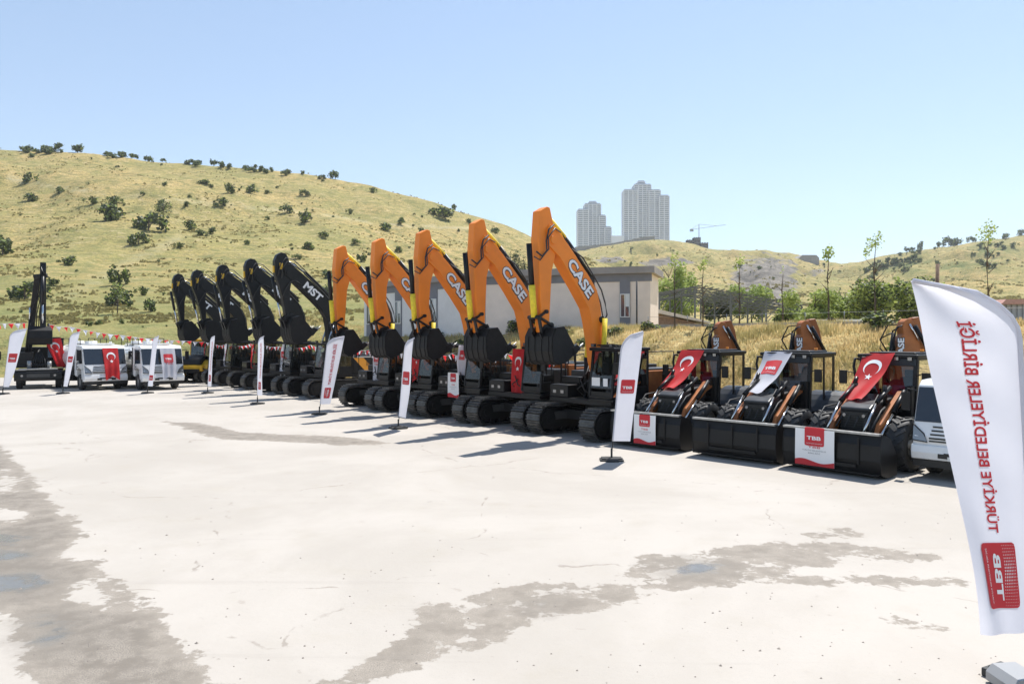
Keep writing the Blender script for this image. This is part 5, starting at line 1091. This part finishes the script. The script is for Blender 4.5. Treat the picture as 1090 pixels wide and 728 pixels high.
# ---------------------------------------------------------------- foliage
def leaf_mesh(name, n, blobs, size, mats, trunkpts=None, seed=0, flat=.0):
    r_ = np.random.default_rng(seed); vs = []; fs = []; mi = []; wts = np.array([b[3]*b[4]*b[5] for b in blobs]); wts = wts/wts.sum()
    for i in range(n):
        b_ = blobs[r_.choice(len(blobs), p=wts)]; d = r_.normal(size=3); d /= np.linalg.norm(d); rad = r_.random()**.42
        c = np.array(b_[:3])+d*rad*np.array(b_[3:6])*(1+.18*math.sin(d[0]*5+d[2]*7+seed)); s = size*r_.uniform(.55, 1.3)
        a = r_.normal(size=3); a /= np.linalg.norm(a); a = a*.7+d*.3; u = np.cross(a, [0.3, .1, 1]); u /= np.linalg.norm(u)+1e-9; v = np.cross(a, u); v /= np.linalg.norm(v)+1e-9; o = len(vs)
        vs += [tuple(c-u*s*.5), tuple(c+v*s*.45), tuple(c+u*s*.6), tuple(c-v*s*.4)]; fs.append((o, o+1, o+2, o+3)); mi.append(0 if r_.random() < .7 else 1)
    k = len(mats)-1
    if trunkpts:
        mb = MB()
        for P_, r in trunkpts: mb.tube(P_, r, 6)
        o = len(vs); vs += mb.v; fs += [tuple(i+o for i in f) for f in mb.f]; mi += [k]*len(mb.f)
    me = bpy.data.meshes.new(name); me.from_pydata(vs, [], fs); [me.materials.append(m) for m in mats]; me.polygons.foreach_set('material_index', mi); return me
SH = []
for k in range(6):
    r_ = np.random.default_rng(40+k); bl_ = [(r_.normal()*.3, r_.normal()*.25, .2+r_.random()*.45, .14+.26*r_.random(), .24, .14+.2*r_.random()) for _ in range(8)]
    SH.append(leaf_mesh('shrub', 420, bl_, .15, [LEAF_D, LEAF_G, BARK], [([(0, 0, -.1), (.02, 0, .5)], .03), ([(0, 0, .1), (.2, .1, .5)], .02)], 50+k))
def hill_Y(px, y, lo=70, hi=300):
    Yv = np.geomspace(lo, hi, 160); X = (px-CX)/F*Yv; s = HY-(terrain(X, Yv, True)-CH)*F/Yv
    i = np.argmax(s <= y); return Yv[i] if s[i] <= y else Yv[np.argmin(s)]
ORD = ['leftmost', 'second', 'third', 'fourth', 'fifth', 'sixth', 'seventh', 'eighth', 'ninth', 'tenth']+['eleventh', 'twelfth', 'thirteenth', 'fourteenth', 'fifteenth', 'sixteenth', 'seventeenth', 'eighteenth', 'nineteenth', 'twentieth']
REC = []
def shrub(px, y, s, label, group, lo=70, hi=300, mat=None, tall=1., name='hillside_shrub', cat='shrub'):
    Y = hill_Y(px, y+s*.42, lo, hi); X = at(px, Y); me = SH[rng.integers(6)]; o = bpy.data.objects.new(name, me); COL.objects.link(o)
    REC.append((o, px, y, s, group)); k = s*Y/F/.95; o.location = (X, Y, tz(X, Y)-.05*k); o.scale = (k*rng.uniform(.9, 1.15), k, k*tall*rng.uniform(.85, 1.15)); o.rotation_euler = (0, 0, rng.uniform(0, 6.28)); return tag(o, label, cat, group)
gA = 'shrubs scattered over the left hillside'; lA = 'dark green shrub scattered on the dry grass slope of the left hill'
for (px, y, s) in [(62, 158, 9), (83, 158, 9), (35, 166, 6), (30, 191, 11), (30, 209, 12), (124, 215, 10), (98, 214, 10), (63, 203, 8), (220, 194, 9), (246, 202, 10), (267, 203, 8), (239, 217, 9), (204, 241, 9), (211, 247, 9), (227, 246, 9), (151, 311, 9), (57, 300, 10), (139, 324, 7),
                   (357, 186, 8), (306, 223, 9), (325, 208, 7), (268, 202, 7), (329, 261, 12), (346, 252, 8), (378, 258, 7), (409, 240, 12), (427, 236, 8), (484, 217, 6), (425, 266, 7), (526, 244, 8), (317, 273, 8), (385, 276, 9), (346, 292, 12), (160, 327, 12), (215, 290, 6), (190, 262, 7), (262, 258, 6), (350, 310, 12), (365, 330, 10), (95, 345, 6), (135, 300, 6), (105, 343, 6), (130, 343, 5), (200, 220, 6), (172, 215, 6), (285, 232, 5), (372, 226, 5), (398, 205, 5), (448, 246, 6), (500, 236, 5), (455, 262, 6)]:
    shrub(px, y, s*1.05, lA, gA, tall=rng.uniform(.85, 1.25))
big = [(112, 227, 20, 'broad dark bush midway up the left hill, left of the lone grey tree'), (158, 238, 20, 'largest dark bush in the middle of the left hill'), (147, 256, 14, 'dark bush just below the largest one on the left hill'), (3, 262, 20, 'big dark bush at the left edge of the photo'), (74, 278, 12, 'bush right above the upright boom of the wheeled excavator'),
       (122, 318, 17, 'lower of two stacked tall bushes near the foot of the left hill'), (126, 297, 15, 'upper of two stacked tall bushes near the foot of the left hill'), (26, 309, 22, 'large bush left behind the boom of the wheeled excavator'), (324, 232, 14, 'wide bush on the slope above the black row'), (473, 226, 16, 'pale bushy tree high on the right shoulder of the left hill')]
for px, y, s, lb in big: shrub(px, y, s*1.1, lb, None, name='hillside_bush', cat='bush', tall=1.0 if px not in (122, 126) else 1.35)
for k in range(115):
    px = rng.uniform(-60, 560); yr = np.interp(px, LX, LY); y = yr+4+(350-yr)*rng.random()**1.3; shrub(px, y, rng.choice([rng.uniform(1.6, 3.4), rng.uniform(2.2, 5.4)]), lA, gA)
for k in range(46):
    px = rng.uniform(15, 360) if k < 34 else rng.uniform(0, 330); shrub(px, np.interp(px, LX, LY)+rng.uniform(-.5, 3.5), rng.uniform(4, 8), 'small round shrub standing on the crest of the left hill against the sky', 'shrubs along the crest of the left hill', name='crest_shrub')
gR = 'shrubs scattered over the distant right hills'; lR = 'small dark shrub on the distant dry hills at right'
for k in range(60):
    px = rng.uniform(640, 1090) if k < 34 else rng.choice([rng.uniform(790, 900), rng.uniform(930, 1000)]); yr = np.interp(px, RX, RY); shrub(px, yr+2+rng.random()**1.1*50, rng.uniform(1.5, 4.5), lR, gR, 130, 700, name='distant_shrub')
for k in range(62):
    if k < 42: a_ = rng.random(); px, y = 925+a_*55+rng.normal()*3, 290-a_*18+rng.normal()*3.5
    else: px, y = rng.normal(1053, 11), rng.normal(268, 9)
    if y > np.interp(px, RX, RY)+2: shrub(px, y, rng.uniform(3, 6.5), lR, gR, 130, 700, name='distant_shrub')
for px, y, s, t_, lb in [(1010, 254, 8, 1.6, 'tall dark tree pair on the right hill crest, left tree'), (1017, 255, 8, 1.4, 'tall dark tree pair on the right hill crest, right tree'), (980, 261, 5, 2., 'narrow dark tree on the right hill crest left of the pair'), (998, 257, 4, 1.6, 'tiny dark tree just left of the tall pair on the crest'), (1069, 248, 6, 1.3, 'dark tree on the crest at the right, past the tall sapling'), (968, 264, 9, .7, 'low wide bush on the right hill crest'), (1035, 252, 6, 1.2, 'dark tree on the crest left of the rightmost sapling'), (1088, 246, 8, .8, 'dark bush on the crest at the right edge')]:
    shrub(px, y, s, lb, None, 130, 700, tall=t_, name='crest_tree', cat='tree')
# lone leafy-bare tree on the left hill
def tree(name, label, px, ybase_or_Y, kind, H, loc=None, group=None, seed=0, blobs=None, n=2500, leaf=.2, mats=None, trunk=None, rad=.12):
    X, Y = loc; z = tz(X, Y)-.1; root = empty(name, (X, Y, z), rng.uniform(0, 6.28) if kind != 'fixed' else 0, label, 'tree', group)
    r_ = random.Random(seed); mb = MB(); mb.tube([(0, 0, 0), (.03*H*.2, 0, H*.3), (-.01*H, .01*H, H*.6), (.01*H, 0, H*.86)], [rad, rad*.8, rad*.55, rad*.2], 8)
    for k in range(trunk or 7):
        a = r_.uniform(0, 6.28); z0 = H*r_.uniform(.28, .8); L = H*r_.uniform(.15, .3)*(.45 if name == 'sapling' else 1); mb.tube([(0, 0, z0), (math.cos(a)*L*.5, math.sin(a)*L*.5, z0+L*.5), (math.cos(a)*L*.9, math.sin(a)*L*.9, z0+L)], [rad*.4, rad*.25, rad*.08], 6)
    mb.build('trunk', BARK, root)
    me = leaf_mesh('crown', n, blobs, leaf, mats or [LEAF_G, LEAF_B], None, seed); c = bpy.data.objects.new('crown', me); COL.objects.link(c); c.parent = root
    return root
Yt = hill_Y(172, 238); tree('hillside_tree', 'lone grey green tree beside the largest bush on the left hill', 0, 0, '', 5.5, (at(174, Yt), Yt), seed=3, blobs=[(0, 0, 4, 2.2, 2, 1.8), (1, .3, 3.3, 1.3, 1.3, 1.2)], n=900, leaf=.3, mats=[LEAF_D, LEAF_G], rad=.18)
Yt = hill_Y(125, 335); tree('hillside_tree', 'slim small tree with bare stem at the foot of the left hill', 0, 0, '', 3.6, (at(125, Yt), Yt), seed=4, blobs=[(0, 0, 2.6, .8, .8, 1.1)], n=300, leaf=.2, mats=[LEAF_D, LEAF_G], rad=.08)
# bushy green trees behind the bank
def bushy(seed, w_, h, zc=0):
    r_ = np.random.default_rng(seed); return [(r_.normal()*w_*.42, r_.normal()*w_*.3, h*(.25+.6*r_.random()), w_*r_.uniform(.26, .42), w_*.35, h*r_.uniform(.16, .26)) for _ in range(11)]
gT = 'bushy green trees beyond the bank'
for i, (px, Y, wpx, ytop, mats, lb) in enumerate([(868, 62, 46, 312, [LEAF_G, LEAF_B], 'leftmost bushy green tree behind the white vehicle'), (900, 64, 50, 308, [LEAF_G, LEAF_B], 'bushy green tree crossed by the middle sapling stem'), (933, 58, 52, 298, [LEAF_G, LEAF_D], 'darker bushy tree behind the tall sapling with two crowns'), (962, 60, 52, 299, [LEAF_G, LEAF_D], 'bushy dark green tree just left of the big near flag'), (992, 62, 46, 304, [LEAF_G, LEAF_D], 'bushy tree partly hidden by the top of the big near flag'),
        (712, 100, 34, 284, [LEAF_B, LEAF_G], 'light green tree just right of the long building'), (733, 105, 26, 292, [LEAF_B, LEAF_G], 'smaller light green tree right of the building and left of the canopy'), (844, 78, 34, 322, [LEAF_B, LEAF_D], 'low bushy tree at the right end of the steel canopy'), (800, 98, 40, 306, [LEAF_G, LEAF_B], 'green tree rising behind the steel canopy'), (765, 100, 44, 314, [LEAF_D, LEAF_G], 'dark green tree under and behind the canopy frame')]):
    X = at(px, Y); zb = tz(X, Y); H = (zz(ytop, Y)-zb)*1.1; W = wpx*Y/F*1.15
    tree('bushy_tree', lb, 0, 0, '', H, (X, Y), gT, 20+i, bushy(60+i, W*.62, H), int(4200*min(1.3, (W/4)**1.5)), .22 if Y < 80 else .3, mats, 8, .12)
# conifers on the slope left of the tall booms
gC = 'row of dark conifers behind the building'
for i in range(9):
    px = 532+i*5.2+rng.uniform(-1, 1); Y = 150+rng.uniform(-6, 6); X = at(px, Y); zb = tz(X, Y); H = max(2.5, zz(259+i*1.7+rng.uniform(-2, 2), Y)-zb); H = min(H, 6.5)
    bl_ = [(0, 0, H*(.15+.1*k), H*.24*(1-.095*k), H*.24*(1-.095*k), H*.08) for k in range(9)]
    if i == 0: lead = tree('conifer', 'leftmost in the row of dark conifers behind the long building', 0, 0, '', H, (X, Y), gC, 80, bl_, 900, .28, [LEAF_D, LEAF_D], 1, .1)
    else: c = copy_tree(lead); c.location = (X, Y, zb-.1); tag(c, f'{ORD[i]} from left in the row of dark conifers behind the long building'); c.rotation_euler.z = i; c.scale = (rng.uniform(.85, 1.2),)*2+(rng.uniform(.8, 1.2),)
# slender saplings on the bank top
gS = 'slender young trees along the bank top'
for i, (px, ytop, yb, lb, cw) in enumerate([(882, 259, 357, 'slender sapling with a small crown left of the tall two crowned one', 11), (931, 246, 358, 'tallest sapling before the bushy trees, crown split in two tufts', 15), (1052, 234, 350, 'sapling with low side branches standing right behind the near flag top', 18), (718, 266, 342, 'thin sapling next to the long building corner', 9), (748, 272, 346, 'thin sapling in front of the left part of the steel canopy', 9), (787, 270, 340, 'thin sapling in front of the middle of the steel canopy', 9), (833, 279, 346, 'bare dark stem in front of the right end of the canopy', 3)]):
    Y = 36 if i < 3 else 40; X = at(px, Y); zb = tz(X, Y); H = zz(ytop, Y)-zb; cw_ = cw*Y/F/1.7
    bl_ = [(0, 0, H*.9, cw_, cw_, H*.08), (cw_*.5, 0, H*.97, cw_*.6, cw_*.6, H*.06), (-cw_*.7, 0, H*.84, cw_*.6, cw_*.6, H*.05)]
    if i == 1: bl_ += [(-cw_*.9, 0, H*.8, cw_*.45, .3, H*.05)]
    tree('sapling', lb, 0, 0, '', H, (X, Y), gS, 120+i, bl_, (190 if i < 3 else 90) if i != 6 else 12, .11, [LEAF_B, LEAF_G], 7 if i != 6 else 1, .06)
BS = []
for i in range(16):                                # rough bushes on the bank and at its top
    px = rng.uniform(400, 690) if i < 9 else rng.uniform(740, 1060); q = rng.uniform(30, 33.5) if i < 9 else rng.uniform(27, 33); k = (px-CX)/F; Y = q/(.76*k+.65); X = k*Y; o = bpy.data.objects.new('bank_shrub', SH[i % 6]); COL.objects.link(o); s = rng.uniform(.6, 1.3)
    o.location = (X, Y, tz(X, Y)-.05); o.scale = (s, s, s*.8); tag(o, 'x', 'shrub', 'shrubs on the straw grass bank'); BS.append((px, o))

BS.sort(key=lambda r: r[0])
for i, (px, o) in enumerate(BS): o['label'] = ORD[i]+(' of' if i == 0 else ' from left of')+' the low green shrubs on the straw grass bank'
LM = [(-999, 20, 'the left edge'), (20, 55, 'the wheeled excavator'), (55, 100, 'the left tank truck flag'), (100, 145, 'the left tank truck'), (145, 190, 'the right tank truck'), (190, 222, 'the leftmost black booms'), (222, 256, 'the middle black boom'), (256, 290, 'the fourth black boom'), (290, 325, 'the first black boom'), (325, 362, 'the white boom letters'), (362, 402, 'the farthest orange boom'), (402, 450, 'the fourth orange boom'), (450, 505, 'the middle orange boom'), (505, 999, 'the nearest orange booms')]
RM = [(0, 700, 'below the apartment towers'), (700, 745, 'left of the crane'), (745, 790, 'below the crane'), (790, 820, 'left on the rock face'), (820, 850, 'right on the rock face'), (850, 880, 'left of the grey ridge house'), (880, 905, 'behind the leftmost sapling'), (905, 935, 'behind the two crowned sapling'), (935, 965, 'past the two crowned sapling'), (965, 1000, 'left of the wooden pole top'), (1000, 1035, 'above the near flag top'), (1035, 2000, 'around the rightmost sapling')]
cells = {}
for o, px, y, s_, g_ in REC:
    if g_ is None: continue
    if g_ == gR:
        yr = np.interp(px, RX, RY); lm = next(m[2] for m in RM if m[0] <= px < m[1]); key = (1, 'high' if y < yr+9 else 'midway' if y < yr+24 else 'low', lm)
    elif 'crest' in g_: key = (2, '', next(m[2] for m in LM if m[0] <= px < m[1]))
    else: t_ = (y-np.interp(px, LX, LY))/(352-np.interp(px, LX, LY)); key = (0, 'upper' if t_ < .3 else 'middle' if t_ < .6 else 'lower', next(m[2] for m in LM if m[0] <= px < m[1]))
    cells.setdefault(key, []).append((px, o))
for key, L_ in cells.items():
    L_.sort(key=lambda r: r[0])
    for i, (px, o) in enumerate(L_):
        od = '' if len(L_) == 1 else ORD[min(i, 19)]+('' if i == 0 else ' from left')+' of '
        pl = '' if len(L_) == 1 else 's'
        o['label'] = (od+{0: f'dark shrub{pl} on {key[1]} left hill above {key[2]}', 1: f'shrub{pl} {key[1]} on distant hill {key[2]}', 2: f'shrub{pl} on the hill skyline above {key[2]}'}[key[0]]).strip()
# ---------------------------------------------------------------- air
hz = MB(); hz.box(-4200, 4200, -80, 2300, -2, 420); ho = hz.build('haze', [])
hm = bpy.data.materials.new('haze_air'); hm.use_nodes = True; t = hm.node_tree; t.nodes.remove(t.nodes['Principled BSDF'])
pv = t.nodes.new('ShaderNodeVolumePrincipled'); pv.inputs['Color'].default_value = (.9, .95, 1, 1); pv.inputs['Density'].default_value = .00016; pv.inputs['Anisotropy'].default_value = .3
t.links.new(pv.outputs[0], t.nodes['Material Output'].inputs['Volume']); ho.data.materials.append(hm); tag(ho, 'pale bluish summer haze in the air over the valley', 'haze', kind='stuff')
